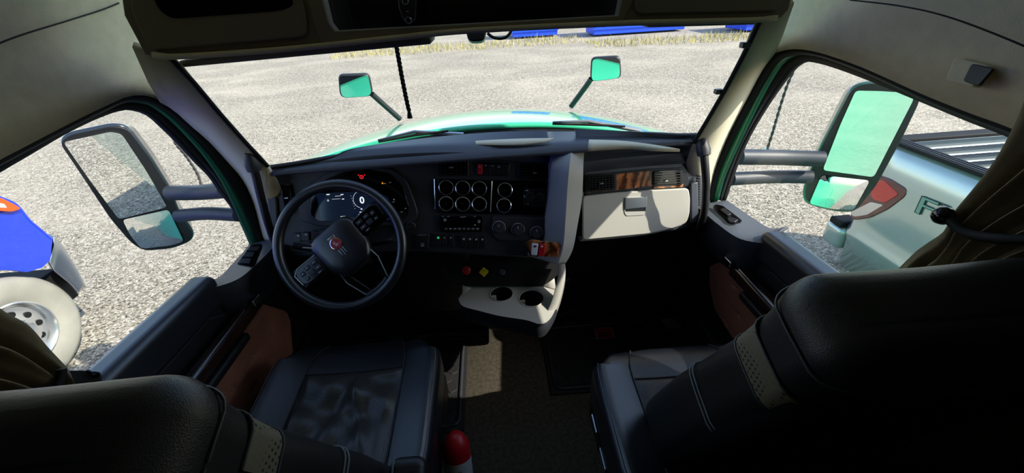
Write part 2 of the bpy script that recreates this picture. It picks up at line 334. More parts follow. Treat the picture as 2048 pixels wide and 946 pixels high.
for s in (-1, 1):
    S = SIDE[s]
    trim = [ax(*p, s*XT) for p in S['trim']]; seal = [ax(*p, s*(XT+.02)) for p in S['seal']]
    gre = [ax(*p, s*(XT+.035)) for p in S['gre']]; gl = [ax(*p, s*(XG+.028))-np.array([s*.022, 0, 0]) for p in S['glass']]
    def back(l): return [np.array([l[0][0], .30, l[0][2]-.004])]+l
    trim, seal, gre, gl = back(trim), back(seal), back(gre), back(gl)
    # roof side trim: from the window edge up and in to the roof
    ntop = 8 if s < 0 else 10
    tt = trim[:ntop]; A0 = smoothline(tt, 30)
    rows = [A0]
    for dx, zz in ((-.012, 1.50), (-.03, 1.58), (-.05, 1.64), (-.085, 1.72), (-.16, 1.84), (-.30, 1.95)):
        rows.append([np.array([s*(XT+dx), p[1]+ (0 if zz < 1.6 else 0), max(zz, p[2]+.012)]) for p in A0])
    mb = MB(); v = [p for r_ in rows for p in r_]; n = 30
    mb.add(v, [(i*n+k, i*n+k+1, (i+1)*n+k+1, (i+1)*n+k) for i in range(len(rows)-1) for k in range(n-1)])
    struct(mb.link('wall_'+name_side[s], M['headliner'], solid=.02, off=0))
    # windscreen pillar trim
    Epts = [ax(*p, s*XE) for p in S['E']]
    tp = trim[ntop-1:] ; topc = np.array([s*.80, 1.10, 1.585])
    e2 = [topc]+Epts+[np.array([s*.76, 1.40, 1.05])]; t2 = tp+[tp[-1]+np.array([0, .02, -.12])]
    mid = [(a*.45+b*.55)+np.array([-s*.012, -.022, 0]) for a, b in zip(smoothline(e2, 24), smoothline(t2, 24))]
    o = strip([e2, mid, t2], 24).link('trim_1' if s < 0 else 'trim_2', M['tan'], solid=.015, off=0); struct(o)
    # small airbag plug on the pillar
    pl = Plane(ax(*((481, 297) if s < 0 else (1437, 225)), s*.84)-np.array([0, .012, 0]), (-s*.55, -1, .25))
    pts = [(467, 286), (474, 282), (496, 300), (495, 316), (486, 314), (467, 297)] if s < 0 else [(1432, 212), (1444, 209), (1449, 214), (1441, 240), (1430, 241), (1426, 234)]
    slab('airbag_plug', pl, pts, .006, M['grey'], o, bev=.002)
    # door frame: rubber seal, painted frame, black glass surround
    dr = strip([trim, seal], 70).link('door_1' if s < 0 else 'door_2', M['rubber'], solid=.02, off=0); struct(dr); dr.name = 'door_1' if s < 0 else 'door_2'
    strip([seal, gre], 70).link('painted_frame', M['greenin'], dr, solid=.01, off=0)
    strip([gre, gl], 70).link('window_surround', M['rubber'], dr, solid=.006, off=0)
    # outer reveal of the frame
    strip([gl, [p+np.array([s*.022, 0, 0]) for p in gl]], 70).link('window_channel', M['rubber'], dr, solid=.003, off=0)
    # glass
    sill = [ax(*p, s*XG) for p in S['sill']]
    out = gl+sill[1:]+[np.array([s*XG, .30, sill[-1][2]])]; out = [p+np.array([s*.012, 0, 0]) for p in out]
    g = MB(); g.add(out, [tuple(range(len(out)))]); struct(g.link('window_2' if s < 0 else 'window_3', M['glass'], smooth=False))
    SIDE[s]['sill3'] = sill

for s, up, pj in ((-1, [(-160, 170), (0, 86), (137, 41), (203, 20), (238, 6)], [(352, 140), (359, 165), (350, 194)]), (1, [(2200, 165), (2048, 92), (1900, 35), (1800, 12), (1700, 0)], [(1519, 58), (1519, 84), (1536, 110)])):
    o = MB().tube(smoothline([ax(*p, s*.878) for p in up], 40), .0016, 6).link('trim_5' if s < 0 else 'trim_6', M['rubber']); struct(o)
    o = MB().tube(smoothline([ax(*p, s*x_) for p, x_ in zip(pj, (.775, .845, .94))], 16), .0016, 6).link('trim_7' if s < 0 else 'trim_8', M['rubber']); struct(o)
# roof
rf = MB(); rf.add([(-.66, -1.6, 1.955), (.66, -1.6, 1.955), (.66, 1.12, 1.955), (-.66, 1.12, 1.955)], [(0, 1, 2, 3)])
struct(rf.link('ceiling', M['headliner'], solid=.03))

# sleeper side walls behind the doors (dark trim)
for s in (-1, 1):
    b = MB(); b.box((s*1.0, -.65, .98), (.10, 1.94, 1.96)); struct(b.link('wall_rear_'+name_side[s], M['shell']))

# outer green body: door skins, A-pillar skins and sleeper sides, lengthened rearwards to fill the mirrors and shade the ground
for s in (-1, 1):
    o = MB(); o.box((s*1.09, -2.1, .9), (.05, 4.7, 2.6))
    body = o.link('wall_outer_'+name_side[s], M['green'], bev=.02); struct(body)
    o = MB(); o.prism([(s*1.075, .2, -.45), (s*1.075, 1.75, -.45), (s*1.075, 1.75, .60), (s*1.075, 1.46, .72), (s*1.075, .2, .80)], (s*.035, 0, 0)); o.link('door_skin', M['green'], body, bev=.01)
    o = MB(); o.box((s*.9, -1.7, 2.2), (.42, 3.9, .05)); o.link('roof_side_skin', M['green'], body)
b = MB(); b.box((0, -.3, 2.12), (2.16, 2.7, .2)); struct(b.link('roof_skin', M['green'], bev=.05))

# windscreen: curved glass between the pillars, black band along its foot
nb = 25; bot = []; top = []
pb0, pb1 = ax(535, 332, -XE), ax(1388, 285, XE); pt0, pt1 = ax(340, 115, -XE), ax(1520, 42, XE)
for i in range(nb):
    t = i/(nb-1); c = 1-(2*t-1)**2
    bot.append(pb0*(1-t)+pb1*t+np.array([0, .26*c, -.012*c])); top.append(pt0*(1-t)+pt1*t+np.array([0, .16*c, .035*c]))
rows = [[b*(1-k)+a*k for a, b in zip(top, bot)] for k in np.linspace(0, 1.0, 5)]
v = [p for r_ in rows for p in r_]
ws = MB().add(v, [(i*nb+k, i*nb+k+1, (i+1)*nb+k+1, (i+1)*nb+k) for i in range(4) for k in range(nb-1)]).link('window_1', M['glass']); struct(ws)
# black edge seal of the windscreen along both pillars
for s in (-1, 1):
    E = [ax(*p, s*(XE-.002)) for p in SIDE[s]['E']]
    o = MB().tube(resample(E, 12), .007, 8).link('trim_3' if s < 0 else 'trim_4', M['rubber']); struct(o)
    if s > 0:
        for px, py in ((1490, 90), (1437, 183)):
            q = ax(px, py, XE-.012); MB().box(q, (.022, .02, .014)).link('glass_clip', M['black'], o, bev=.002)

# ================================================================== OVERHEAD CONSOLE
YF = 1.06
oc = thing('overhead_console', (0, YF, 1.56), 'grey-brown overhead storage console above the windscreen with three bays', 'overhead console')
FP = Plane((0, YF, 1.6), (0, -1, .12))
def seg(name, pts, m, off, t, **k): return slab(name, FP, pts, t, m, oc, off=off, **k)
# fascia around the bays (built from strips so that the centre bay is a real opening)
seg('fascia_panel', [(248, -70), (640, -70), (650, 88), (520, 98), (345, 110), (303, 110), (262, 32)], M['fascia'], -.02, .02, bev=.004)
seg('fascia_panel', [(612, -70), (640, -70), (668, 45), (680, 62), (1228, 32), (1248, -70), (1266, -70), (1262, 0), (1240, 44), (950, 58), (652, 90), (640, 60)], M['fascia'], -.03, .034, bev=.004)
seg('fascia_panel', [(1262, -70), (1590, -70), (1567, 20), (1553, 36), (1540, 38), (1400, 41), (1240, 46), (1256, 0)], M['fascia'], -.02, .02, bev=.004)
seg('bay_lining', [(620, -80), (1270, -80), (1250, 45), (660, 80)], M['gloss'], -.10, .01)
# left bay, a dark slab standing in for its shaded mouth, closed door panel outlines
bay = seg('storage_door', roundpoly([(262, -60), (590, -60), (612, 20), (617, 66), (608, 74), (312, 100), (300, 96), (268, 20)], 12), M['fascia'], .001, .008, bev=.003)
seg('bay_mouth_shade', roundpoly([(290, -50), (570, -50), (590, 12), (560, 22), (345, 38), (320, 20)], 14), M['shell'], .006, .006, bev=.003)
seg('storage_door', roundpoly([(1272, -60), (1570, -60), (1560, 8), (1548, 22), (1275, 28), (1268, 20)], 10), M['fascia'], .001, .008, bev=.003)
# lower lip
lipL = [FP.at(*p, .012) for p in [(303, 110), (345, 114), (520, 103), (652, 91), (800, 75), (950, 61), (1240, 47), (1400, 43), (1520, 40), (1556, 36)]]
lipB = [p+np.array([0, .16, -.004]) for p in lipL]
strip([lipL, lipB], 50).link('lower_lip', M['tan'], oc, solid=.012, off=0)
# radio slot with two round knobs
kp = seg('knob_plate', roundpoly([(793, -40), (826, -40), (834, 0), (832, 40), (822, 47), (810, 44), (800, 20)], 6), M['black'], .002, .012, bev=.003)
for y_ in (3, 41):
    m_ = FP.frame(FP.at(812 if y_ == 3 else 818, y_, .014)); k = MB().cyl(m_, .0075, .008, 20).link('knob', M['black'], oc, bev=.001)
    MB().torus(m_ @ T((0, 0, .008)), .0062, .0009, 24, 6).link('knob_ring', M['metal'], k)
MB().box(FP.at(815, 23, .014), (.006, .002, .0015)).link('printed_mark', M['white'], oc)
# sun visors folded under the lip
for nm, a, b, yy in (('left', (350, 121), (862, 72), 0), ('right', (1298, 40), (1522, 33), 1)):
    p, q = ay(*a, 1.14), ay(*b, 1.16); 
    d = q-p; L_ = np.linalg.norm(d); ang = math.atan2(d[2], d[0])
    mt = T((p+q)/2+np.array([0, .035, .012])) @ Matrix.Rotation(-ang, 4, 'Y')
    o = MB().soft((L_, .10, .016), .007, 6, T((0, .01, -.022)) @ mt).link('sun_visor', M['fascia'])
    props(o, 'long dark sun visor folded up at the left half of the windscreen' if not yy else 'short sun visor folded up at the right end of the windscreen', 'sun visor', 'folded sun visors')
# roof-side handle block on the right
S_ = Plane(ax(1955, 150, .935), (-1, 0, .25))
hb = slab('coat_hook_block', S_, roundpoly([(1925, 118), (1996, 135), (1962, 178), (1905, 164)], 8), .018, M['headliner'], None, bev=.008)
props(hb, 'tan square hook block on the roof trim above the right door', 'coat hook')
slab('hook_cover', S_, roundpoly([(1948, 128), (1993, 138), (1962, 174), (1930, 163)], 6), .006, M['black'], hb, off=.018, bev=.002)

# camera module and cable ring at the top of the windscreen
cm = thing('windscreen_camera', ay(952, 75, 1.24), 'small black camera module at the top centre of the windscreen', 'camera')
cp = Plane(ay(952, 75, 1.22), (0, -1, .3))
slab('housing', cp, roundpoly([(931, 58), (974, 57), (970, 82), (964, 87), (944, 88), (937, 83)], 5), .035, M['black'], cm, off=-.03, bev=.006)
ring = [ay(975, 66, 1.24), ay(985, 74, 1.24), ay(1000, 77, 1.24), ay(1014, 73, 1.24), ay(1022, 62, 1.24), ay(1020, 54, 1.24)]
props(MB().tube(smoothline(ring, 24), .0042, 10).link('cable_loop', M['black']), 'black cable loop hanging beside the windscreen camera', 'cable')
# braided cord
cord = [ay(788, 70, 1.26), ay(795, 105, 1.26), ay(804, 155, 1.26), ay(812, 195, 1.26), ay(818, 222, 1.26)]
cl_ = smoothline(cord, 60); mb = MB()
for ph in (0, 2.09, 4.19):
    mb.tube([p+np.array([.0038*math.cos(i*.62+ph), .0038*math.sin(i*.62+ph), 0]) for i, p in enumerate(cl_)], .0032, 8)
tz = cl_[-1]; e_ = ay(820, 236, 1.26)
mb.tube([tz, tz*.6+e_*.4, e_], [.004, .0065, .0085], 12)
props(mb.link('braided_cord', M['rubber']), 'black braided cord with a flared end hanging in the windscreen', 'cord')

# ================================================================== TRUCK BONNET AND COWL
def hz_(x, y):
    g = .07*(y-1.75)+.135*max(0, y-1.75)**2
    z = 1.150-.17*x*x*(1+.15*(y-1.75))-g
    if abs(x) > .95: z -= 1.1*(abs(x)-.95)**1.2
    return z
hood = thing('truck_bonnet', (0, 2.4, -.2), 'mint green truck bonnet in front of the windscreen', 'bonnet')
v = []; nx, ny = 60, 50
for j in range(ny+1):
    y = 1.72+2.0*j/ny; hw = 1.17-.16*((y-1.72)/2)**1.3
    for i in range(nx+1):
        x = -hw+2*hw*i/nx; z = hz_(x, y)
        if y > 3.5: z -= (y-3.5)**2*3
        v.append((x, y, z))
MB().add(v, [(j*(nx+1)+i, j*(nx+1)+i+1, (j+1)*(nx+1)+i+1, (j+1)*(nx+1)+i) for j in range(ny) for i in range(nx)]).link('shell', M['green'], hood, solid=.02)
for s in (-1, 1):      # bonnet sides
    mb = MB(); mb.prism([(s*1.14, 1.75, hz_(1.14, 1.75)-.02), (s*1.05, 3.4, hz_(1.05, 3.4)-.05), (s*1.05, 3.7, -.6), (s*1.14, 3.2, -.6), (s*1.14, 1.75, -.5)], (-s*.05, 0, 0)); mb.link('side_panel', M['green'], hood, bev=.02)
# cowl: black tray between glass and bonnet
cA = [np.array([x, 1.39+.20*(1-(x/1.0)**2), 1.150-.06*(x*x)]) for x in np.linspace(-.78, .78, 25)]; cB = [np.array([x, 1.745, hz_(x, 1.745)-.012]) for x in np.linspace(-1.02, 1.02, 25)]
cM = [(a+b)/2-np.array([0, 0, .03]) for a, b in zip(cA, cB)]
o = strip([cA, cM, cB], 40).link('cowl', M['rubber'], solid=.01); struct(o)
# wipers
for lab, a, b, c_ in (('windscreen wiper lying along the left half of the cowl', (757, 284), (830, 270), (897, 262)), ('windscreen wiper lying along the right half of the cowl', (1105, 248), (1175, 249), (1250, 253))):
    wp = thing('windscreen_wiper', ay(*b, 1.64), lab, 'wiper', 'windscreen wipers')
    MB().tube([ay(*a, 1.64), ay(*b, 1.65), ay(*c_, 1.64)], [.004, .006, .004], 8).link('blade', M['rubber'], wp)
    MB().tube([ay(a[0], a[1]+1, 1.64)+np.array([.0, 0, .01]), ay(b[0], b[1]-1, 1.65)+np.array([0, 0, .012]), ay(c_[0]+30, c_[1]+8, 1.66)], [.004, .007, .011], 8).link('arm', M['metal'], wp)

# bonnet mirrors on stalks
for s, gpts, ap, lab in ((-1, [(679, 152), (736, 150), (743, 185), (737, 192), (689, 195), (682, 188)], [(744, 188), (765, 207), (800, 238)], 'small bonnet mirror on a stalk at the left side of the bonnet'),
                    (1, [(1185, 118), (1238, 115), (1240, 150), (1235, 156), (1187, 162), (1183, 156)], [(1182, 158), (1168, 178), (1142, 213)], 'small bonnet mirror on a stalk at the right side of the bonnet')):
    Z_ = ay(712 if s < 0 else 1212, 172 if s < 0 else 138, 2.5); base = ay(*ap[2], 2.63)
    hm = thing('bonnet_mirror', base, lab, 'mirror', 'bonnet mirrors')
    mp_ = Plane(Z_, (s*-.22, -1, -.03))
    c0 = np.mean(gpts, axis=0); big = [tuple(c0+(np.array(p)-c0)*1.10) for p in gpts]
    a_m = poly(mp_, roundpoly(big, 10), -.002-.001); MB().prism(a_m, -mp_.n*.045).link('housing', M['black'], hm, bev=.010)
    slab('mirror_glass', mp_, roundpoly(gpts, 8), .003, M['mirror'], hm, off=-.002, bev=0)
    MB().tube(smoothline([ay(*ap[0], 2.53), ay(*ap[1], 2.57), base], 12), .017, 12).link('stalk', M['black'], hm)

# door mirrors
def convex(pl, pts, bulge, off):
    c0 = np.mean(pts, axis=0); rp = roundpoly(pts, 8); n = len(rp); v = []; K = 10; cc3 = pl.at(*c0, off)
    edge = [pl.at(*p, off) for p in rp]
    rmx = max(np.linalg.norm(e-cc3) for e in edge)
    for i in range(K+1):
        for e in edge: v.append(cc3+(e-cc3)*(i/K)+pl.n*(bulge-bulge*(np.linalg.norm(e-cc3)*i/K/rmx)**2))
    return MB().add(v, [(i*n+k, i*n+(k+1) % n, (i+1)*n+(k+1) % n, (i+1)*n+k) for i in range(K) for k in range(n)])
DM = {-1: dict(c=ax(250, 380, -1.6), n=(.42, -.90, -.07), house=[(113, 281), (132, 264), (222, 245), (254, 250), (300, 310), (344, 381), (359, 424), (391, 467), (384, 485), (345, 500), (287, 505), (262, 489), (219, 439), (140, 320)],
               g1=[(127, 284), (222, 263), (244, 268), (292, 340), (335, 414), (238, 438), (180, 360)], g2=[(245, 439), (337, 419), (368, 482), (345, 489), (283, 496), (262, 470)],
               arms=[[(340, 386), (400, 385), (452, 380)], [(358, 432), (410, 427), (478, 430)]], ant=[(404, 378), (396, 350), (372, 312), (352, 288), (342, 262)],
               lab='large door mirror outside the left window, black housing'),
      1: dict(c=ax(1730, 290, 1.6), n=(-.47, -.88, .05), house=[(1701, 174), (1725, 162), (1769, 159), (1820, 172), (1842, 184), (1844, 198), (1805, 280), (1754, 373), (1711, 427), (1677, 427), (1625, 415), (1606, 405), (1604, 383), (1638, 296)],
              g1=[(1711, 181), (1760, 182), (1822, 186), (1827, 198), (1790, 270), (1747, 354), (1645, 340), (1680, 250)], g2=[(1643, 350), (1740, 361), (1706, 420), (1660, 416), (1618, 407)],
              arms=[[(1645, 318), (1560, 315), (1478, 314)], [(1622, 354), (1540, 354), (1462, 358)]], ant=[(1534, 300), (1546, 262), (1560, 215), (1574, 172), (1588, 140)],
              lab='large door mirror outside the right window, dark housing with a green reflection in its colour')}
M['housing'] = mat('mirror_housing', srgb(34, 40, 48), .25, coat=.6)
M['housing_refl'] = mat('mirror_housing_green_reflection', srgb(58, 96, 82), .25, coat=.6)  # reflection of the sunlit green cab side is put into this colour
M['armp'] = mat('mirror_arm_plastic', srgb(44, 50, 58), .5)
M['antenna'] = mat('antenna_rubber', srgb(70, 68, 66), .6)
for s, D in DM.items():
    dm = thing('door_mirror', D['c']+np.array([0, 0, -.3]), D['lab'], 'mirror', 'door mirrors'); pl = Plane(D['c'], D['n'])
    a_m = poly(pl, roundpoly(D['house'], 16), -.014); cm_ = sum(a_m)/len(a_m); b_m = [cm_+(p-cm_)*.90-pl.n*.11 for p in a_m]; n_m = len(a_m)
    hs_ = MB().add(a_m+b_m, [tuple(range(n_m)), tuple(range(n_m, 2*n_m))[::-1]]+[(i, (i+1) % n_m, n_m+(i+1) % n_m, n_m+i) for i in range(n_m)]).link('housing', M['housing'] if s < 0 else M['housing_refl'], dm, bev=.016, seg=4)
    c0 = np.mean(D['house'], axis=0)
    slab('bezel', pl, roundpoly([tuple(c0+(np.array(p)-c0)*.955) for p in D['house']], 14), .006, M['black'], dm, off=-.013, bev=.002)
    slab('flat_mirror_glass', pl, roundpoly(D['g1'], 8), .003, M['mirror'], dm, off=-.006, bev=0)
    convex(pl, D['g2'], .012, -.003).link('convex_mirror_glass', M['mirror'], dm)
    for i, a in enumerate(D['arms']):
        p0, p1 = ax(*a[0], s*1.47), ax(*a[2], s*1.10); pm = ax(*a[1], s*1.30)
        ar_ = MB().tube(smoothline([p0, pm, p1], 16), .034 if i == 0 else .030, 16).link('arm', M['armp'], dm)
    b0 = ax(*D['ant'][0], s*1.36); an = MB().tube([b0-np.array([0, 0, .005]), b0+np.array([0, 0, .012])], [.016, .012], 16).link('antenna', M['metal'], dm)
    A_ = smoothline([ax(*p, s*1.36) for p in D['ant']], 50); mb = MB()
    for ph in (0, math.pi): mb.tube([p+np.array([.0035*math.cos(i*.8+ph), .0035*math.sin(i*.8+ph), 0]) for i, p in enumerate(A_)], .0035, 8)
    mb.link('antenna_rod', M['antenna'], an)['label'] = 'twisted black antenna rod'

# ================================================================== BLUE TRUCK ON THE LEFT
bt = thing('blue_truck', (-4.9, 2.2, -1.2), 'bright blue truck front with chrome bumper and big front wheel, left of the cab', 'truck')
WC = Vector((-4.2, 2.75, -.68)); wm = Matrix.Rotation(rad(90), 4, 'Y'); wm.translation = WC      # local z -> +x
wh = MB().lathe(wm, [(.29, -.26), (.42, -.28), (.50, -.25), (.52, -.20), (.52, -.03), (.50, .0), (.46, .018), (.38, .02), (.30, .005), (.285, -.01), (.285, -.2)], 64, cap=False).link('tire', M['tire'], bt)
wr = MB().lathe(wm, [(.30, .004), (.285, .008), (.27, -.01), (.25, -.05), (.23, -.055), (.14, -.02), (.125, -.018), (.11, .03), (.10, .05), (.085, .085), (.001, .09)], 48, cap=False).link('wheel_rim', M['alu'], bt)
for k in range(10):
    a = rad(36*k+12); MB().cyl(wm @ T((.19*math.cos(a), .19*math.sin(a), -.046)), .027, .018, 20).link('hand_hole', M['rubber'], wr)
for k in range(10):
    a = rad(36*k+30); MB().lathe(wm @ T((.118*math.cos(a), .118*math.sin(a), -.02)), [(.014, 0), (.013, .03), (.006, .045), (.001, .046)], 10).link('lug_nut', M['chrome'], wr)
# fender: arch over the wheel with a curved blue body
v = []; ns = 30; prof_x = np.linspace(0, 1, 9)
def bx_(px, py, X): return ax(px, py, X)
fz = lambda y: -.68+ .66*math.sqrt(max(0, 1-((y-2.75)/.78)**2))
rows = []
for i in range(ns+1):
    a = math.pi*(1-i/ns)*.98+.0; y = 2.80+.66*math.cos(a) ; z = -.70+.70*math.sin(a)
    y2 = 2.80+.74*math.cos(a); z2 = -.68+.80*math.sin(a)
    rows.append([( -4.10, y, z), (-4.09, y2, z2+.03), (-4.16, y2*.98+.056, z2+.10), (-4.40, y2*.96+.11, z2+.20), (-4.75, y2*.94+.16, z2+.30), (-5.2, y2*.92+.2, z2+.38)])
n6 = 6; v = [p for r_ in rows for p in r_]
fe_ = MB().add(v, [(i*n6+k, i*n6+k+1, (i+1)*n6+k+1, (i+1)*n6+k) for i in range(ns//2, ns) for k in range(n6-1)]) if 0 else None
BPx = -4.12
fp2 = Plane((BPx, 0, 0), (1, 0, 0))
fo_ = [(-60, 382), (0, 392), (35, 408), (62, 440), (88, 462), (106, 478), (108, 490), (100, 520), (85, 535), (55, 544), (20, 540), (-60, 540)]
# body side profile traced, then swept inwards with a rounded crown
e0 = [fp2.at(*p) for p in fo_[1:6]]
ln = [[p+np.array([0, 0, 0]) for p in e0]]
for dx, k_ in ((-.10, .05), (-.3, .12), (-.7, .18), (-1.2, .2)): ln.append([p+np.array([dx, -.06*abs(dx)*1.5, k_*.6]) for p in e0])
strip(ln, 40).link('fender', M['blue'], bt, solid=.02)
MB().prism([fp2.at(*p) for p in fo_], (-.03, 0, 0)).link('fender_side', M['blue'], bt, smooth=False)
# chrome bumper, wrapping the corner
b0 = [fp2.at(*p, .0) for p in [(106, 472), (114, 478), (122, 486), (138, 510), (158, 545), (171, 572)]]
b1 = [fp2.at(*p, .0) for p in [(100, 524), (104, 530), (110, 540), (125, 553), (142, 567), (158, 584)]]
b0i = [p+np.array([-.5, .25, .02]) for p in b0]
strip([b0i, [p+np.array([-.10, .05, .01]) for p in b0], b0, b1], 30).link('bumper', M['metal'], bt, solid=.02)['label'] = 'chrome wrap-around bumper end'
lp = Plane((BPx+.03, 0, 0), (1, 0, 0))
mk = slab('marker_lamp', lp, roundpoly([(-30, 392), (0, 396), (28, 410), (40, 418), (20, 424), (-30, 420)], 6), .015, M['amber'], bt, bev=.004)
slab('lamp_cover', lp, roundpoly([(-20, 402), (8, 408), (14, 416), (-20, 414)], 3), .004, M['white'], mk, off=.015)
# blue hood, cab and underside block behind
MB().box((-5.15, 1.9, -.05), (1.7, 2.2, .9)).link('hood', M['blue'], bt, bev=.15, seg=4)
MB().box((-5.15, -.6, .75), (2.2, 2.4, 2.6)).link('cab', M['blue'], bt, bev=.12, seg=4)
MB().box((-5.0, 2.8, -.62), (1.3, 1.3, .35)).link('chassis', M['rubber'], bt, bev=.02)
MB().box((-5.15, .4, 1.35), (2.24, .02, .7)).link('windscreen', M['gloss'], bt)

# ================================================================== PICKUP ON THE RIGHT
PX = 3.5
pk_ = thing('pickup_truck', (PX+.9, 1.5, -1.2), 'silver green pickup truck with open bed and off-road sticker, right of the cab', 'pickup truck')
sp2 = Plane((PX, 0, 0), (-1, 0, 0))
def pz(px, py, X=PX): return ax(px, py, X)
yr = pz(1628, 425)[1]; zt = pz(1800, 300)[2]
# bed side: outline with rear edge, flared lower body
sideo = [(1620, 380), (1700, 210), (1800, 292), (1958, 376), (2120, 462), (2400, 620), (2200, 900), (1800, 700), (1690, 560), (1668, 500), (1640, 460)]
YR, ZT, YFw = 3.34, .30, -1.6
v = []; nyy = 40; profz = [(.30, .10), (.27, .06), (.20, .028), (.10, .005), (.0, -.008), (-.25, -.004), (-.42, .002), (-.57, .006), (-.60, -.012), (-.64, -.010), (-.68, .012), (-1.0, .05)]
for i in range(nyy+1):
    y = YR-(YR-YFw)*i/nyy; rnd = .10*max(0, 1-(YR-y)/.14)**2
    for z, dx in profz: v.append((PX+dx+rnd, y, z))
nz = len(profz)
bs = MB().add(v, [(i*nz+k, i*nz+k+1, (i+1)*nz+k+1, (i+1)*nz+k) for i in range(nyy) for k in range(nz-1)]).link('bed_side', M['pickup'], pk_, solid=.03)
rail = MB(); rail.box((PX+.085, (YR+YFw)/2, ZT+.015), (.13, YR-YFw, .03)); rl = rail.link('bed_rail', M['rubber'], pk_, bev=.006)
for k in range(3): MB().box((PX+.05+k*.035, (YR+YFw)/2, ZT+.032), (.008, YR-YFw, .006)).link('rail_rib', M['dash'], rl)
MB().box((PX+1.75, (YR+YFw)/2, ZT+.015), (.13, YR-YFw, .03)).link('bed_rail', M['rubber'], pk_, bev=.006)
MB().box((PX+1.80, (YR+YFw)/2, -.25), (.05, YR-YFw, 1.05)).link('bed_side', M['pickup'], pk_, bev=.01)
M['bedliner'] = mat('bed_liner', srgb(92, 92, 98), .5, bump=.3, bscale=150)
MB().box((PX+.92, (YR+YFw)/2, -.22), (1.65, YR-YFw, .04)).link('bed_floor', M['bedliner'], pk_)
mb = MB()
for k in range(9): mb.box((PX+.25+k*.17, (YR+YFw)/2, -.192), (.10, YR-YFw-.1, .008))
mb.link('bed_floor_ribs', M['bedliner'], pk_, bev=.004)
# tailgate closed at the rear, ribbed inside, plastic cap
tg = MB().box((PX+.92, YR-.03, .02), (1.66, .07, .52)).link('tailgate', M['pickup'], pk_, bev=.01)
MB().box((PX+.92, YR-.035, ZT), (1.60, .12, .035)).link('tailgate_cap', M['rubber'], tg, bev=.008)
mb = MB()
for k in range(4): mb.box((PX+.92, YR-.072, -.05+k*.08), (1.4, .012, .03))
mb.link('tailgate_ribs', M['metal'], tg, bev=.003)
for k in range(2): MB().tube([(PX+.25, 1.6+k*.12, -.165), (PX+1.6, 2.2+k*.12, -.165)], .012, 8).link('tie_down_bar', M['metal'], pk_)
# tail lamp, wrapping the corner
lpk = Plane((PX-.012, 0, 0), (-1, 0, 0))
tl = slab('tail_lamp', lpk, roundpoly([(1712, 392), (1750, 346), (1782, 356), (1818, 378), (1815, 392), (1780, 418), (1742, 436), (1708, 440), (1704, 430)], 10), .02, M['darklens'], pk_, off=-.018, bev=.006); tl['label'] = 'red and smoked tail lamp'
slab('red_lens', lpk, roundpoly([(1752, 362), (1768, 360), (1798, 388), (1788, 395), (1770, 406), (1745, 398), (1742, 385)], 6), .005, M['redlens'], tl, off=.001, bev=.002)
slab('clear_lens', lpk, roundpoly([(1700, 425), (1742, 404), (1768, 410), (1735, 430), (1708, 434)], 5), .004, M['metal'], tl, off=.001, bev=.002)
# rear bumper corner with black step
MB().soft((.5, .26, .26), .07, 5, T((PX+.27, YR+.07, -.76))).link('rear_bumper', M['pickup'], pk_)
MB().soft((.20, .16, .07), .02, 4, T((PX+.10, YR+.06, -.60))).link('bumper_step', M['rubber'], pk_)
# wheels, cab and mirror of the pickup
for yy in (2.35, -1.2-1.2):
    m_ = Matrix.Rotation(rad(-90), 4, 'Y'); m_.translation = Vector((PX+.10, yy, -.79)); MB().lathe(m_, [(.2, -.22), (.36, -.24), (.41, -.2), (.41, .0), (.38, .02), (.25, .01), (.2, -.03), (.001, -.03)], 40).link('wheel', M['rubber'], pk_)
MB().box((PX+.93, -3.0, .05), (1.9, 2.7, .95)).link('cab_body', M['pickup'], pk_, bev=.08, seg=4)
MB().box((PX+.93, -2.9, .75), (1.6, 2.1, .6)).link('cab_roof', M['gloss'], pk_, bev=.15, seg=4)
# sticker lettering on the bed side
q1, q2 = np.array(pz(1835, 410, PX-.016)), np.array(pz(1935, 452, PX-.016)); dv = Vector(q2-q1).normalized()
up_ = Vector((-1, 0, 0)).cross(dv).normalized(); 
if up_.z < 0: up_ = -up_
tm = Matrix((dv, up_, dv.cross(up_))).transposed().to_4x4(); tm.translation = Vector((q1+q2)/2)
M['sticker'] = mat('sticker_grey', srgb(120, 150, 140), .3); 
tx_ = text('sticker', 'FX4', tm @ Matrix.Translation(Vector((.10, 0, 0))) @ Matrix.Diagonal((1.8, 1, 1, 1)), .21, M['rubber'], pk_, bold=.004, ext=.001)
tx2 = text('sticker', 'FX4', tm @ Matrix.Translation(Vector((.10, 0, .0016))) @ Matrix.Diagonal((1.8, 1, 1, 1)), .21, M['sticker'], pk_, bold=-.001, ext=.001)
text('sticker', 'OFF ROAD', tm @ Matrix.Translation(Vector((.16, -.13, .0))), .035, M['rubber'], pk_, ext=.001)

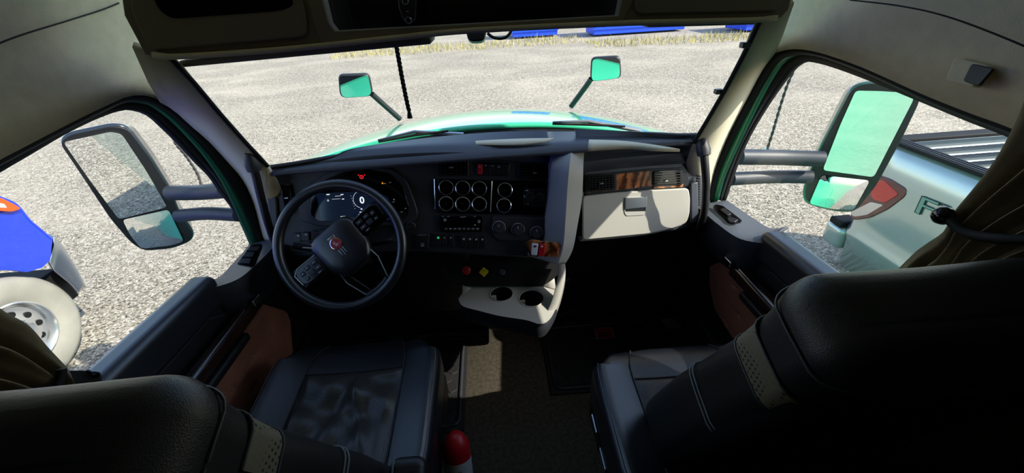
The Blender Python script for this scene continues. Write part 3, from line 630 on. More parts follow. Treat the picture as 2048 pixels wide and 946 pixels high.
# ================================================================== BLUE CONTAINERS at the far edge of the yard, dry grass
for lab, x0, x1, yy in (('blue skip container at the far edge of the yard, left of the gap', 1.7, 4.6, 28.5), ('blue skip container at the far edge of the yard, right of the gap', 6.55, 12.2, 26.8), ('blue container partly behind the right windscreen pillar, farthest right', 14.4, 19, 24)):
    ct = thing('skip_container', ((x0+x1)/2, yy+1.2, -1.2), lab, 'container', 'blue containers')
    MB().box(((x0+x1)/2, yy+1.2, -.25), (x1-x0, 2.2, 1.7)).link('body', M['contblue'], ct, bev=.04)
    MB().box(((x0+x1)/2, yy+.08, -.75), (x1-x0+.1, .1, .12)).link('lower_rail', M['contblue'], ct)
    mb = MB()
    for k in range(int((x1-x0)/.6)+1): mb.box((x0+.1+k*.6, yy+.05, .0), (.08, .1, 1.3))
    mb.link('side_ribs', M['contblue'], ct)
mb = MB()
for k in range(2200):
    x = random.uniform(-9, 14); y = 25.2+random.uniform(-2.2, .8)-x*.16 if x > 5.5 else 27.0+random.uniform(-2.5, .9)
    h = random.uniform(.08, .32)*(1.4 if random.random() < .15 else 1); a = random.uniform(0, 6.28); lx, ly = random.uniform(-.12, .12), random.uniform(-.12, .12); w_ = .02
    mb.add([(x-w_*math.cos(a), y-w_*math.sin(a), -1.2), (x+w_*math.cos(a), y+w_*math.sin(a), -1.2), (x+lx, y+ly, -1.2+h)], [(0, 1, 2)])
o = mb.link('dry_grass', M['grass'], smooth=False); props(o, 'sparse dry grass along the far edge of the gravel yard', 'grass', kind='stuff')

# ================================================================== DASHBOARD
TA = rad(20)
DP = Plane((0, 1.38, 1.03), (0, -math.cos(TA), math.sin(TA)))       # the driver-side face
dash = thing('dashboard', (0, 1.45, .55), 'dark dashboard with gauges, wood trim and beige glovebox under the windscreen', 'dashboard')
def dslab(name, pts, m, off=0, t=.004, parent=None, bev=.001, pl=DP, r=0, **k):
    if r: pts = roundpoly(pts, r)
    return slab(name, pl, pts, t, m, parent or dash, off=off, bev=bev, **k)
# main face
dslab('driver_face', [(536, 352), (600, 338), (700, 326), (850, 318), (1000, 318), (1108, 326), (1100, 420), (1092, 482), (1060, 510), (870, 500), (640, 500), (560, 480), (545, 420)], M['dash'], -.05, .05, bev=.008)
# top roll and deck reaching to the glass
edge = [(533, 346), (600, 334), (700, 320), (800, 312), (900, 309), (1000, 312), (1105, 322)]
f0 = [DP.at(x, y+6, .012) for x, y in edge]; f1 = [DP.at(x, y-2, .012) for x, y in edge]
f2 = [p+np.array([0, .018, .010]) for p in f1]; deck = []
for p in f1:
    c = 1-(p[0]/XE)**2; deck.append(np.array([p[0]*.97, 1.36+.16*max(0, c), 1.172-.0*c]))
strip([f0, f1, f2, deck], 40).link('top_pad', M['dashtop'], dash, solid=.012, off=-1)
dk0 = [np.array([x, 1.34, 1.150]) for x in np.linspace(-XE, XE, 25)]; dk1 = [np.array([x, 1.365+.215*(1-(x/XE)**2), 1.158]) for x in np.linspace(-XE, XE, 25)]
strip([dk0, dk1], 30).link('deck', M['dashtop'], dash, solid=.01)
# defroster strip, its sunlight painted pale, and the black band below the glass
dA = [az(x, y, 1.172) for x, y in [(880, 288), (960, 281), (1040, 277), (1108, 276)]]; dB = [az(x, y, 1.166) for x, y in [(880, 291), (960, 289), (1030, 289), (1090, 284)]]
strip([dA, dB], 20).link('sunlit_defroster_strip', M['tan'], dash, solid=.004)
# left end cap
dslab('end_cap', [(533, 346), (545, 350), (556, 400), (560, 470), (552, 500), (540, 420)], M['dash'], 0, .012, bev=.004)

# instrument cluster
cl0 = dslab('instrument_cluster', [(603, 440), (597, 400), (620, 368), (655, 345), (700, 333), (745, 331), (785, 338), (815, 362), (828, 395), (838, 425), (832, 440), (800, 452), (640, 452)], M['dash'], .002, .012, r=8, bev=.004)
dslab('glass_face', [(622, 428), (624, 392), (650, 360), (690, 343), (735, 338), (780, 346), (806, 372), (818, 410), (816, 432), (790, 442), (638, 442)], M['gloss'], .010, .006, cl0, r=6)
scr = dslab('screen', [(633, 387), (718, 383), (760, 386), (776, 395), (786, 420), (780, 440), (642, 441)], M['e_screen'], .0162, .0008, cl0, r=2, bev=0)
def dtext(name, s, px, py, h, m, off, parent, pl=DP, rot=0, bold=0):
    return text(name, s, pl.frame(pl.at(px, py, off), rot), h, m, parent, bold=bold)
dtext('speed_digit', '0', 724, 401, .034, M['e_white'], .0180, cl0, bold=.0008)
def dmark(px, py, wd, ht, m, off, parent, pl=DP, nm='icon'):
    f_ = pl.frame(pl.at(px, py, off)); return MB().box((0, 0, 0), (wd, ht, .0006)).v, f_
class Marks:        # a row of little printed or lit icons, one mesh
    def __init__(s, pl=DP): s.mb = MB(); s.pl = pl
    def bar(s, px, py, wd, ht, off, rot=0):
        f_ = s.pl.frame(s.pl.at(px, py, off), rot); v = [f_ @ Vector((a*wd/2, b*ht/2, c*.0003)) for a in (-1, 1) for b in (-1, 1) for c in (-1, 1)]
        s.mb.add(v, [(0, 1, 3, 2), (4, 6, 7, 5), (0, 4, 5, 1), (2, 3, 7, 6), (0, 2, 6, 4), (1, 5, 7, 3)]); return s
    def ring(s, px, py, R_, off, r=.0006, a0=0, a1=2*math.pi):
        s.mb.torus(s.pl.frame(s.pl.at(px, py, off)), R_, r, 24, 5, a0, a1); return s
    def tri(s, px, py, a, off):
        f_ = s.pl.frame(s.pl.at(px, py, off)); s.mb.prism([f_ @ Vector(q) for q in ((-a, -a*.8, 0), (a, -a*.8, 0), (0, a, 0))], np.array(f_.col[2][:3])*.0006); return s
    def link(s, name, m, parent): return s.mb.link(name, m, parent, smooth=False)
k = Marks().ring(724, 399, .032, .0175, .0005, rad(100), rad(250))
for a in range(6): k.bar(702+a*1.5, 392+a*5, .0025, .0008, .0175, rad(160+a*15))
k.link('dial_arc', M['e_white'], cl0); k = Marks()
k.bar(676, 392, .022, .001, .0175).bar(672, 398, .03, .0008, .0175).bar(656, 389, .012, .0035, .0175).bar(684, 389, .010, .003, .0175).bar(686, 398, .008, .003, .0175).ring(656, 401, .0028, .0175)
k.link('screen_readout', M['e_white'], cl0); k = Marks().ring(741, 411, .0042, .0175)
k.link('screen_icon', M['e_white'], cl0)
for q_ in ((686, 433, .018, .0025), (725, 424, .022, .0028), (724, 428.5, .026, .0026), (723, 418, .006, .004), (724, 433, .024, .0022)): Marks().bar(*q_, .0175).link('screen_text_line', M['e_white'], cl0)
k = Marks().ring(723, 354, .0062, .0175, .0012).bar(723, 354, .0022, .008, .0175).bar(717, 350, .004, .004, .0175).bar(729, 350, .004, .004, .0175); k.link('red_telltale', M['e_red'], cl0)['label'] = 'red warning light'
Marks().tri(765, 366, .004, .0175).bar(770, 367, .003, .002, .0175).link('amber_telltale', M['e_amber'], cl0)['label'] = 'amber warning light'
Marks().bar(780, 365, .008, .0022, .0175).bar(788, 399, .006, .005, .0175).bar(787, 404, .01, .002, .0175).bar(811, 417, .006, .003, .0175).bar(803, 424, .008, .0022, .0175).bar(812, 396, .002, .002, .0175).link('white_telltale', M['e_dim'], cl0)

# air vents: frame, slats, tab
def vent(pts, nsl, vertical=False, pl=DP, off=0, grid=False, parent=None, tab=None):
    (x0, y0), (x1, y1), (x2, y2), (x3, y3) = pts        # tl tr br bl
    back = slab('air_vent', pl, roundpoly(pts, 5), .008, M['black'], parent or dash, off=off+.000, bev=.002)
    inner = [tuple(np.array(p)*.86+np.array([(x0+x2)/2, (y0+y2)/2])*.14) for p in pts]
    slab('vent_throat', pl, inner, .002, M['gloss'], back, off=off+.0085, bev=0)
    mb = MB(); q = [pl.at(*p, off+.011) for p in inner]
    for i in range(nsl):
        t = (i+.5)/nsl
        a, b = (q[0]*(1-t)+q[1]*t, q[3]*(1-t)+q[2]*t) if vertical else (q[0]*(1-t)+q[3]*t, q[1]*(1-t)+q[2]*t)
        d = (b-a)/np.linalg.norm(b-a); n_ = pl.n; u_ = np.cross(d, n_); hh = (n_*.93-u_*.30)*.0042
        mb.prism([a-hh, b-hh, b+hh, a+hh], np.cross(d, hh/np.linalg.norm(hh))*.0015)
    mb.link('slats', M['black'], back, smooth=False)
    if grid:
        mb = MB()
        for i in range(grid):
            t = (i+.5)/grid; a, b = q[0]*(1-t)+q[1]*t, q[3]*(1-t)+q[2]*t; hh = np.cross((b-a)/np.linalg.norm(b-a), pl.n)*.0008
            mb.prism([a-hh, b-hh, b+hh, a+hh], pl.n*.005)
        mb.link('vertical_slats', M['black'], back, smooth=False)
    if tab:
        MB().soft((.014, .006, .008), .002, 3, pl.frame(pl.at(*tab, off+.017))).link('tab', M['metal'], back)['label'] = 'silver vent tab'
    return back
vent([(559, 368), (582, 366), (592, 426), (572, 428)], 5, True, tab=(573, 396))
vent([(873, 319), (937, 318), (938, 352), (875, 352)], 5, grid=7, tab=(902, 335))
vent([(1036, 327), (1100, 330), (1096, 358), (1036, 358)], 5, grid=7, tab=(1070, 346))
# hazard switch bank
hz = dslab('switch_bank', [(953, 324), (1020, 326), (1017, 352), (953, 350)], M['gloss'], .001, .006, r=3)
dslab('hazard_switch', [(955, 327), (965, 327.4), (965, 349), (955, 348.6)], M['red'], .007, .003, hz, r=1.5)['label'] = 'red hazard light switch'
for i in range(3): dslab('switch', [(967+i*17, 328), (982+i*17, 328.4), (982+i*17, 350), (967+i*17, 349.5)], M['black'], .007, .003, hz, r=1.5)
Marks().tri(959.5, 333, .003, .0103).bar(971.5, 331, .006, .003, .0103).bar(985, 332, .008, .0016, .0103).bar(998, 334, .009, .003, .0103).bar(998, 330, .006, .001, .0103).link('switch_icon', M['white'], hz)

# gauges
gp = dslab('gauge_panel', [(877, 358), (1093, 362), (1088, 430), (880, 426)], M['gloss'], .001, .004, r=4)
gn = 0
for gx, gy in [(893, 375), (926, 376), (959, 377), (893, 407), (926, 408), (959, 408), (1010, 380), (1008, 411)]:
    f_ = DP.frame(DP.at(gx, gy, .0052)); g_ = MB().lathe(f_, [(.0275, 0), (.0292, .003), (.0292, .007), (.0280, .0100), (.0262, .0108), (.0250, .0095), (.0243, .006), (.0243, .001)], 40, cap=False).link('gauge', M['chrome'], dash); g_['label'] = 'chrome ringed round gauge'
    MB().cyl(f_ @ T((0, 0, .0005)), .0248, .0012, 32).link('dial', M['gloss'], g_)
    mb = MB()
    for a in range(9):
        an = rad(225-a*33.75); m_ = f_ @ Matrix.Rotation(an, 4, 'Z') @ T((.020, 0, .0019)); mb.box((0, 0, 0), (.004, .0007, .0002)) if 0 else mb.add([m_ @ Vector(q) for q in ((-.002, -.0004, 0), (.002, -.0004, 0), (.002, .0004, 0), (-.002, .0004, 0))], [(0, 1, 2, 3)])
    mb.link('scale_marks', M['dash'], g_, smooth=False)
    m_ = f_ @ Matrix.Rotation(rad([200, 180, 170, 210, 150, 190, 160, 200][gn]), 4, 'Z'); gn += 1
    MB().add([m_ @ Vector(q) for q in ((-.004, -.0008, .0022), (.018, -.0002, .0022), (.018, .0002, .0022), (-.004, .0008, .0022))], [(0, 1, 2, 3)]).link('needle', M['dash'], g_, smooth=False)
for a, b in (((869, 358), (870.5, 418)), ((984, 362), (981, 424)), ((1103, 374), (1097, 440))):
    MB().tube([DP.at(*a, .006), DP.at(*b, .006)], .0022, 8).link('chrome_strip', M['chrome'], dash)
# headlight / mirror control knobs right of the gauges
pk = dslab('control_panel', [(1047, 376), (1092, 378), (1090, 415), (1047, 413)], M['black'], .004, .004, r=4)
for (x, y, r_) in ((1060, 393, .017), (1079, 393, .013)):
    f_ = DP.frame(DP.at(x, y, .008)); kn = MB().lathe(f_, [(r_, 0), (r_*.95, .012), (r_*.8, .018), (.001, .0185)], 28).link('knob', M['black'], dash); MB().torus(f_ @ T((0, 0, .012)), r_*.95, .0012, 28, 6).link('knob_ring', M['metal'], kn)
Marks().bar(1054, 381, .01, .004, .009).bar(1049, 393, .004, .01, .009).bar(1056, 407, .004, .004, .009).link('control_icon', M['white'], pk)
# radio
rd = dslab('radio', [(877, 430), (966, 430), (964, 463), (880, 463)], M['gloss'], .001, .012, r=3, bev=.002)
dslab('display', [(898, 434), (948, 434), (947, 446), (898, 446)], M['gloss'], .0132, .0008, rd)
for i in range(8):
    pb8 = dslab('preset_button', [(888+i*9, 455), (895.5+i*9, 455), (895.5+i*9, 461), (888+i*9, 461)], M['black'], .0132, .0014, rd)
    Marks().bar(892+i*9, 457.5, .0085, .0022, .0149).link('printed_label', M['white'], pb8)
for x, y in ((890, 440), (958, 443)):
    kk = MB().cyl(DP.frame(DP.at(x, y, .0135)), .0048, .008, 20).link('volume_knob', M['black'], rd, bev=.001); MB().torus(DP.frame(DP.at(x, y, .0215)), .0042, .0009, 20, 6).link('knob_ring', M['white'], kk)
Marks().bar(886, 433, .008, .001, .0136).bar(897, 433, .01, .0012, .0136).bar(926, 434, .02, .0014, .0142).bar(950, 433, .008, .0012, .0136).bar(950, 450, .004, .004, .0136).link('printed_label', M['white'], rd)
# climate panel with three round knobs
cp_ = dslab('climate_panel', [(985, 432), (1092, 436), (1086, 482), (1000, 480), (985, 470)], M['dash'], .001, .008, r=5, bev=.002)
for i, (x, y) in enumerate(((998, 455), (1036, 459), (1073, 465))):
    f_ = DP.frame(DP.at(x, y, .009)); kn = MB().lathe(f_, [(.022, 0), (.0205, .012), (.018, .017), (.001, .0175)], 32).link('knob', M['dash'], dash, bev=.0005)
    MB().torus(f_ @ T((0, 0, .001)), .0245, .0008, 32, 6, rad(-30), rad(210)).link('printed_arc', M['white'], kn)
    MB().add([f_ @ Vector(q) for q in ((-.001, .006, .0178), (.001, .006, .0178), (.001, .015, .0178), (-.001, .015, .0178))], [(0, 1, 2, 3)]).link('pointer', M['white'], kn, smooth=False)
# switch rows
def sw(x0, x1, y0, y1, icon=None, m='white', par=None):
    b = dslab('switch', [(x0, y0), (x1, y0), (x1, y1), (x0, y1)], M['black'], .003, .008, par, r=2, bev=.0015)
    if icon:
        k = Marks(); xc = (x0+x1)/2; yc = y0+(y1-y0)*.3
        if icon == 'o': k.ring(xc, yc, .0035, .0113).bar(xc, yc, .009, .001, .0113)
        elif icon == 't': k.tri(xc, yc, .004, .0113)
        elif icon == 'x': k.bar(xc, yc, .009, .0012, .0113, .9).bar(xc, yc, .009, .0012, .0113, -.9)
        else: k.bar(xc, yc, .008, .0025, .0113).bar(xc, yc+2, .005, .0015, .0113)
        k.link('switch_icon', M[m], b)
    return b
for i, ic in enumerate('oxx'): sw(871+i*12.5, 882+i*12.5, 468, 493, ic, 'e_green' if i == 0 else 'white')
for i, ic in enumerate('oobb'): sw(922+i*12.5, 933+i*12.5, 471, 495, ic, 'e_dim')
b = dslab('brake_control', [(832, 467), (860, 467), (858, 497), (833, 497)], M['black'], .002, .012, r=3, bev=.003); MB().tube([DP.at(836, 470.5, .0145), DP.at(853, 470, .0145)], .0012, 6).link('chrome_line', M['metal'], b)
Marks().ring(845, 489, .005, .0145).bar(845, 492, .012, .0015, .0145).link('switch_icon', M['white'], b)
f_ = DP.frame(DP.at(823, 453, .004)); kn = MB().lathe(f_, [(.018, 0), (.018, .012), (.012, .03), (.001, .031)], 24).link('knob', M['black'], dash); MB().torus(f_ @ T((0, 0, .012)), .018, .0012, 28, 6).link('knob_ring', M['metal'], kn)
for x0, x1, y0, ic in ((588, 604, 466, 't'), (604, 620, 464, 'o'), (624, 639, 461, None), (639, 654, 458, 'x'), (616, 632, 484, 'o')): sw(x0, x1, y0, y0+17, ic)

# ---- lower dash, knee panels
MB().prism([(-.95, 1.36, .80), (-.10, 1.36, .80), (-.10, 1.50, .30), (-.95, 1.50, .30)], (0, .14, 0)).link('knee_panel', M['black'], dash, bev=.03)
MB().prism([(.24, 1.46, .84), (.95, 1.46, .84), (.95, 1.56, .35), (.24, 1.56, .35)], (0, .09, 0)).link('knee_panel', M['black'], dash, bev=.03)
# ---- console ridge between driver face and glovebox (pale)
RY = 1.30
def rid(px, py, y): return ay(px, py, y)
a = [rid(1125, 283, 1.46), rid(1114, 300, 1.40), rid(1106, 328, 1.345), rid(1104, 380, 1.325), rid(1096, 440, 1.30), rid(1088, 488, 1.285), rid(1058, 512, 1.27)]
b = [rid(1146, 282, 1.46), rid(1143, 300, 1.37), rid(1139, 330, 1.29), rid(1135, 380, 1.265), rid(1131, 440, 1.24), rid(1126, 495, 1.225), rid(1115, 528, 1.22)]
c = [rid(1168, 283, 1.46), rid(1166, 300, 1.39), rid(1163, 340, 1.31), rid(1161, 395, 1.28), rid(1153, 445, 1.26), rid(1143, 497, 1.24), rid(1128, 526, 1.235)]
d = [p+np.array([.03, .03 if i == 0 else .13, -.01]) for i, p in enumerate(c)]; a_ = [p+np.array([-.005, .02 if i == 0 else .08, 0]) for i, p in enumerate(a)]
strip([a_, a, b, c, d], 40).link('console_ridge', M['grey'], dash, solid=.006, off=-1)['label'] = 'pale grey ridge beside the centre stack'
MB().tube(smoothline([p+np.array([0, -.002, .001]) for p in b], 40), .0016, 6).link('ridge_seam', M['black'], dash)
# wood end panel with two rocker switches at the ridge foot
WP = Plane(ay(1090, 500, 1.235), (-.15, -1, .25))
wd = dslab('switch_plate', [(1050, 485), (1062, 478), (1122, 486), (1115, 513), (1060, 512)], M['wood'], 0, .008, pl=WP, r=4, bev=.002); wd['label'] = 'burl wood plate with rocker switches'
dslab('trailer_air_switch', [(1064, 486), (1077, 487), (1074, 510), (1062, 508)], M['white'], .008, .008, wd, pl=WP, r=2, bev=.002)['label'] = 'white rocker switch'
dslab('trailer_brake_switch', [(1079, 487), (1091, 488), (1088, 512), (1077, 510)], M['red'], .008, .008, wd, pl=WP, r=2, bev=.002)['label'] = 'red rocker switch'
Marks(WP).bar(1070, 493, .010, .006, .0163).bar(1056, 494, .006, .002, .009).link('switch_icon', M['black'], wd); Marks(WP).bar(1084, 493, .008, .005, .0163).link('switch_icon', M['white'], wd)
# ---- glovebox side
GP = Plane((0, 1.40, 1.0), (0, -math.cos(rad(14)), math.sin(rad(14))))
gs = lambda name, pts, m, off, t, par=None, **k: dslab(name, pts, m, off, t, par, pl=GP, **k)
gs('passenger_face', [(1160, 330), (1270, 316), (1380, 312), (1390, 325), (1396, 380), (1394, 436), (1378, 448), (1340, 455), (1165, 474)], M['dashtop'], -.06, .055, bev=.01)
# passenger top pad
e_ = [(1160, 322), (1230, 314), (1300, 308), (1350, 304), (1386, 303)]
f0 = [GP.at(x, y+22, .0) for x, y in e_]; f1 = [GP.at(x, y+4, .006) for x, y in e_]; f2 = [p+np.array([0, .02, .012]) for p in f1]
f3 = [np.array([p[0]*.985, 1.37+.17*max(0, 1-(p[0]/XE)**2), 1.172]) for p in f1]
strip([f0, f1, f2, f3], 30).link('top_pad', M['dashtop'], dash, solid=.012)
dA = [az(x, y, 1.190) for x, y in [(1178, 279), (1240, 281), (1300, 288), (1360, 298)]]; dB = [az(x, y, 1.186) for x, y in [(1176, 297), (1220, 294), (1262, 293), (1300, 297)]]
strip([dA, dB], 20).link('sunlit_defroster_strip', M['tan'], dash, solid=.01)  # pale colour stands in for sun falling on this part of the dash top
tr_ = gs('wood_trim', [(1166, 350), (1230, 345), (1300, 338), (1366, 335), (1374, 345), (1378, 372), (1330, 374), (1280, 378), (1230, 382), (1172, 388), (1165, 384)], M['black'], .0, .006, r=5)
gs('wood_panel', [(1172, 355), (1232, 348), (1305, 341), (1306, 371), (1232, 380), (1172, 386)], M['wood'], .006, .004, tr_, r=3, bev=.0015)['label'] = 'burl wood inlay'
gs('wood_panel', [(1306, 371), (1366, 367), (1366, 374), (1306, 377)], M['wood'], .006, .004, tr_, r=2, bev=.0015)
vent([(1171, 351), (1232, 348), (1233, 379), (1170, 385)], 6, pl=GP, off=.008, grid=8, parent=dash, tab=(1203, 367))
vent([(1304, 342), (1364, 339), (1365, 369), (1304, 372)], 5, pl=GP, off=.008, parent=dash, tab=(1332, 362))
gb = gs('glovebox_door', [(1164, 391), (1230, 384), (1300, 379), (1374, 375), (1377, 395), (1376, 425), (1370, 444), (1340, 456), (1290, 466), (1164, 478)], M['grey'], .001, .016, r=8, bev=.004); gb['label'] = 'pale grey glovebox door'
# rolled-under bottom of the glovebox
g0 = [GP.at(x, y, .0145) for x, y in ((1166, 476), (1240, 470), (1310, 461), (1368, 444))]; g1 = [p+np.array([0, .012, -.022]) for p in g0]; g2 = [p+np.array([0, .045, -.045]) for p in g0]; g3 = [p+np.array([0, .09, -.055]) for p in g0]
strip([g0, g1, g2, g3], 12).link('glovebox_underside', M['grey'], gb, solid=.006)
lt = gs('latch_recess', [(1248, 394), (1294, 392), (1293, 424), (1288, 430), (1252, 432), (1248, 426)], M['grey'], .0165, .003, gb, r=4, bev=.0015)
gs('latch', [(1250, 396), (1293, 393), (1292, 414), (1250, 418)], M['metal'], .019, .005, gb, r=1.5, bev=.001)['label'] = 'chrome glovebox latch'
gs('latch_gap', [(1251, 418), (1292, 414), (1291, 422), (1251, 423)], M['black'], .0195, .0008, gb)
gs('end_trim', [(1378, 366), (1392, 362), (1394, 440), (1379, 445)], M['dashtop'], .001, .016, bev=.004)
mb = MB()
for i in range(12): mb.box(GP.at(1396, 352+i*5.2, .01), (.012, .012, .004))
mb.link('side_louvre', M['black'], dash)

# ================================================================== CENTRE CONSOLE with cup holders
cc = thing('centre_console', (.06, 1.3, .40), 'centre console tray with two cup holders under the gauges', 'console')
def tz(px, py, z): return az(px, py, z)
# lower face under the dash
LP = Plane((.05, 1.36, .68), (0, -1, .45))
cf = slab('console_face', LP, [(862, 500), (1128, 512), (1120, 545), (1090, 572), (935, 572), (890, 560)], .01, M['black'], cc, off=-.05, bev=.004)
for nm, x, y, m_ in (('red', 934, 538, 'red'), ('yellow', 968, 541, 'yellow')):
    f_ = LP.frame(LP.at(x, y, -.04)); kn = MB().cyl(f_, .006, .03, 16).link('brake_knob', M['black'], cc)
    if m_ == 'red': MB().lathe(f_ @ T((0, 0, .022)), [(.017, 0), (.019, .004), (.019, .012), (.015, .015), (.001, .0155)], 8).link('knob_head', M[m_], kn)['label'] = 'red octagonal knob'
    else: MB().soft((.031, .031, .013), .004, 3, f_ @ Matrix.Rotation(rad(45), 4, 'Z') @ T((0, 0, .029))).link('knob_head', M[m_], kn)['label'] = 'yellow square knob'
    Marks(LP).bar(x, y-1, .014, .0012, -.0015+.002).bar(x, y+1.4, .012, .0012, .0005).link('printed_label', M['black'], kn)
f_ = LP.frame(LP.at(1005, 544, -.04)); MB().lathe(f_, [(.012, 0), (.012, .006), (.009, .007), (.001, .007)], 20).link('power_socket', M['metal'], cc)
# tray top: outline at height .52 (traced), two round holes
TZ = .545
outl = [(917, 598), (930, 580), (960, 566), (1010, 562), (1060, 566), (1112, 578), (1116, 600), (1108, 625), (1095, 643), (1078, 648), (1052, 640), (1000, 632), (960, 622), (925, 612)]
P0 = [tz(x, y, TZ)[:2] for x, y in outl]
holes = [(tz(1003, 588, TZ)[:2], .047), (tz(1063, 597, TZ)[:2], .050)]
me = bmesh.new()
ov = [me.verts.new((p[0], p[1], TZ)) for p in smoothline([np.array([*p, 0]) for p in P0+[P0[0]]], 60)[:-1]]
for v_ in ov: v_.co.z = TZ
ed = [me.edges.new((ov[i], ov[(i+1) % len(ov)])) for i in range(len(ov))]
for c_, r_ in holes:
    hv = [me.verts.new((c_[0]+r_*math.cos(2*math.pi*i/32), c_[1]+r_*math.sin(2*math.pi*i/32), TZ)) for i in range(32)]
    ed += [me.edges.new((hv[i], hv[(i+1) % 32])) for i in range(32)]
bmesh.ops.triangle_fill(me, edges=ed, use_beauty=True)
link('tray_top', [v_.co.copy() for v_ in me.verts], [tuple(v_.index for v_ in f.verts) for f in me.faces] if (me.verts.index_update() or True) else [], M['grey'], cc, smooth=False, solid=.004)
rim = [np.array([v_.co.x, v_.co.y, TZ]) for v_ in ov]; me.free()
n_ = len(rim); mb = MB(); cen = np.mean(rim, axis=0)
lv = [(1, 0), (1.015, -.006), (1.0, -.05), (.93, -.085), (.6, -.095)]
v = [np.array([cen[0]+(p[0]-cen[0])*k_, cen[1]+(p[1]-cen[1])*k_, TZ+dz]) for k_, dz in lv for p in rim]
mb.add(v, [(i*n_+k, i*n_+(k+1) % n_, (i+1)*n_+(k+1) % n_, (i+1)*n_+k) for i in range(len(lv)-1) for k in range(n_)]+[tuple(range((len(lv)-1)*n_, len(lv)*n_))])
mb.link('tray_side', M['dash'], cc)
for c_, r_ in holes:
    cup = MB().lathe(T((c_[0], c_[1], TZ)), [(r_+.003, .002), (r_, .002), (r_*.96, -.02), (r_*.9, -.078), (.001, -.078)], 40, cap=False).link('cup_holder', M['black'], cc)
    MB().torus(T((c_[0], c_[1], TZ+.001)), r_+.002, .0025, 40, 8).link('cup_rim', M['grey'], cup)
    MB().soft((.022, .012, .03), .004, 3, T((c_[0]-r_*.75, c_[1]+.01, TZ-.03))).link('grip_tab', M['grey'], cup)
# raised coin tray and square pad
pd_ = [tz(1052, 566, TZ+.01), tz(1066, 548, TZ+.05), tz(1094, 549, TZ+.05), tz(1090, 566, TZ+.01)]
MB().prism(pd_, (0, 0, .006)).link('rubber_pad', M['rubber'], cc, bev=.002)
# back deck from tray up to the console face
s0 = [tz(x, y, TZ) for x, y in [(925, 590), (960, 568), (1010, 563), (1060, 567), (1112, 579)]]; s1 = [p+np.array([0, .10, .06]) for p in s0]
strip([s0, s1], 12).link('rear_deck', M['grey'], cc, solid=.005)
# pale side rail on the right of the tray
ra = [ay(1128, 512, 1.33), ay(1131, 545, 1.27), ay(1122, 590, 1.22), ay(1108, 625, 1.19), ay(1088, 648, 1.17), ay(1074, 652, 1.165)]
rb = [p+np.array([-.028, 0, .006]) for p in ra]; rc = [p+np.array([.004, .02, -.05]) for p in ra]
strip([rb, ra, rc], 30).link('side_rail', M['grey'], cc, solid=.006)['label'] = 'pale curved side rail'
MB().soft((.24, .16, .40), .03, 5, T((.05, 1.50, .42))).link('console_base', M['black'], cc)

# ================================================================== STEERING
SC = Vector((-.522, 1.19, .925)); sa = rad(30); sn = Vector((0, -math.cos(sa), math.sin(sa)))
sm = Matrix((Vector((1, 0, 0)), sn.cross(Vector((1, 0, 0))), sn)).transposed().to_4x4(); sm.translation = SC
sm = sm @ Matrix.Rotation(rad(37), 4, 'Z')
sw_ = thing('steering_wheel', SC, 'black leather steering wheel with button spokes and red centre emblem', 'steering wheel')
MB().torus(sm, .2125, .0175, 72, 14).link('rim', M['leather'], sw_)
# hub cover: shield-shaped pad
hubp = roundpoly([(x*1.14, y*1.14+.003) for x, y in [(-.078, .045), (-.05, .066), (.05, .066), (.078, .045), (.074, -.045), (.045, -.085), (-.045, -.085), (-.074, -.045)]], .02, 5)
rings = [(1.05, -.035), (1.06, -.015), (1.0, .0), (.9, .007), (.6, .012), (.25, .014)]
v = [sm @ Vector((p[0]*k_, p[1]*k_, h)) for k_, h in rings for p in hubp]; nh = len(hubp)
f = [(i*nh+k, i*nh+(k+1) % nh, (i+1)*nh+(k+1) % nh, (i+1)*nh+k) for i in range(len(rings)-1) for k in range(nh)]+[tuple(range((len(rings)-1)*nh, len(rings)*nh))]
MB().add(v, f).link('airbag_cover', M['leather'], sw_)
def spoke(pts, t0, t1, name, m, **k): return MB().prism([sm @ Vector((x, y, t0)) for x, y in pts], np.array((sm.to_3x3() @ Vector((0, 0, t1-t0)))[:])).link(name, m, sw_, **k)
for s in (-1, 1):
    sp_ = spoke([(s*.07, .038), (s*.19, .045), (s*.205, .02), (s*.205, -.035), (s*.17, -.03), (s*.065, -.04)], -.03, -.006, 'spoke', M['black'], bev=.006)
    pd = MB().prism([sm @ Vector((x, y, -.006)) for x, y in roundpoly([(s*.082, .034), (s*.17, .038), (s*.186, .02), (s*.182, -.018), (s*.16, -.026), (s*.08, -.03)], .012, 4)], np.array((sm.to_3x3() @ Vector((0, 0, .008)))[:])).link('button_pad', M['gloss'], sw_, bev=.002)
    for bx, by, bw, bh in ((.105, .018, .024, .014), (.135, .018, .02, .014), (.160, .012, .016, .016), (.105, -.004, .024, .014), (.133, -.004, .022, .018), (.158, -.010, .014, .012), (.110, -.021, .02, .008)):
        bt = MB().soft((bw, bh, .005), .002, 2, sm @ T((s*bx, by, .0035))).link('button', M['dash'] if (bx+s) % 2 > 1 else M['black'], pd)
        MB().box((0, 0, 0), (.001, .001, .001)) if 0 else None
    mb = MB()
    for bx, by in ((.105, .018), (.135, .018), (.160, .012), (.105, -.004), (.158, -.010), (.110, -.021)):
        m_ = sm @ T((s*bx, by, .0064)); mb.add([m_ @ Vector(q) for q in ((-.004, -.0008, 0), (.004, -.0008, 0), (.004, .0008, 0), (-.004, .0008, 0))], [(0, 1, 2, 3)])
    mb.link('button_icon', M['white'], pd, smooth=False)
    MB().tube([sm @ Vector(q) for q in ((s*.08, .036, -.001), (s*.165, .040, -.001), (s*.188, .026, -.001), (s*.186, -.016, -.001))], .0016, 8).link('spoke_edge', M['metal'], pd)
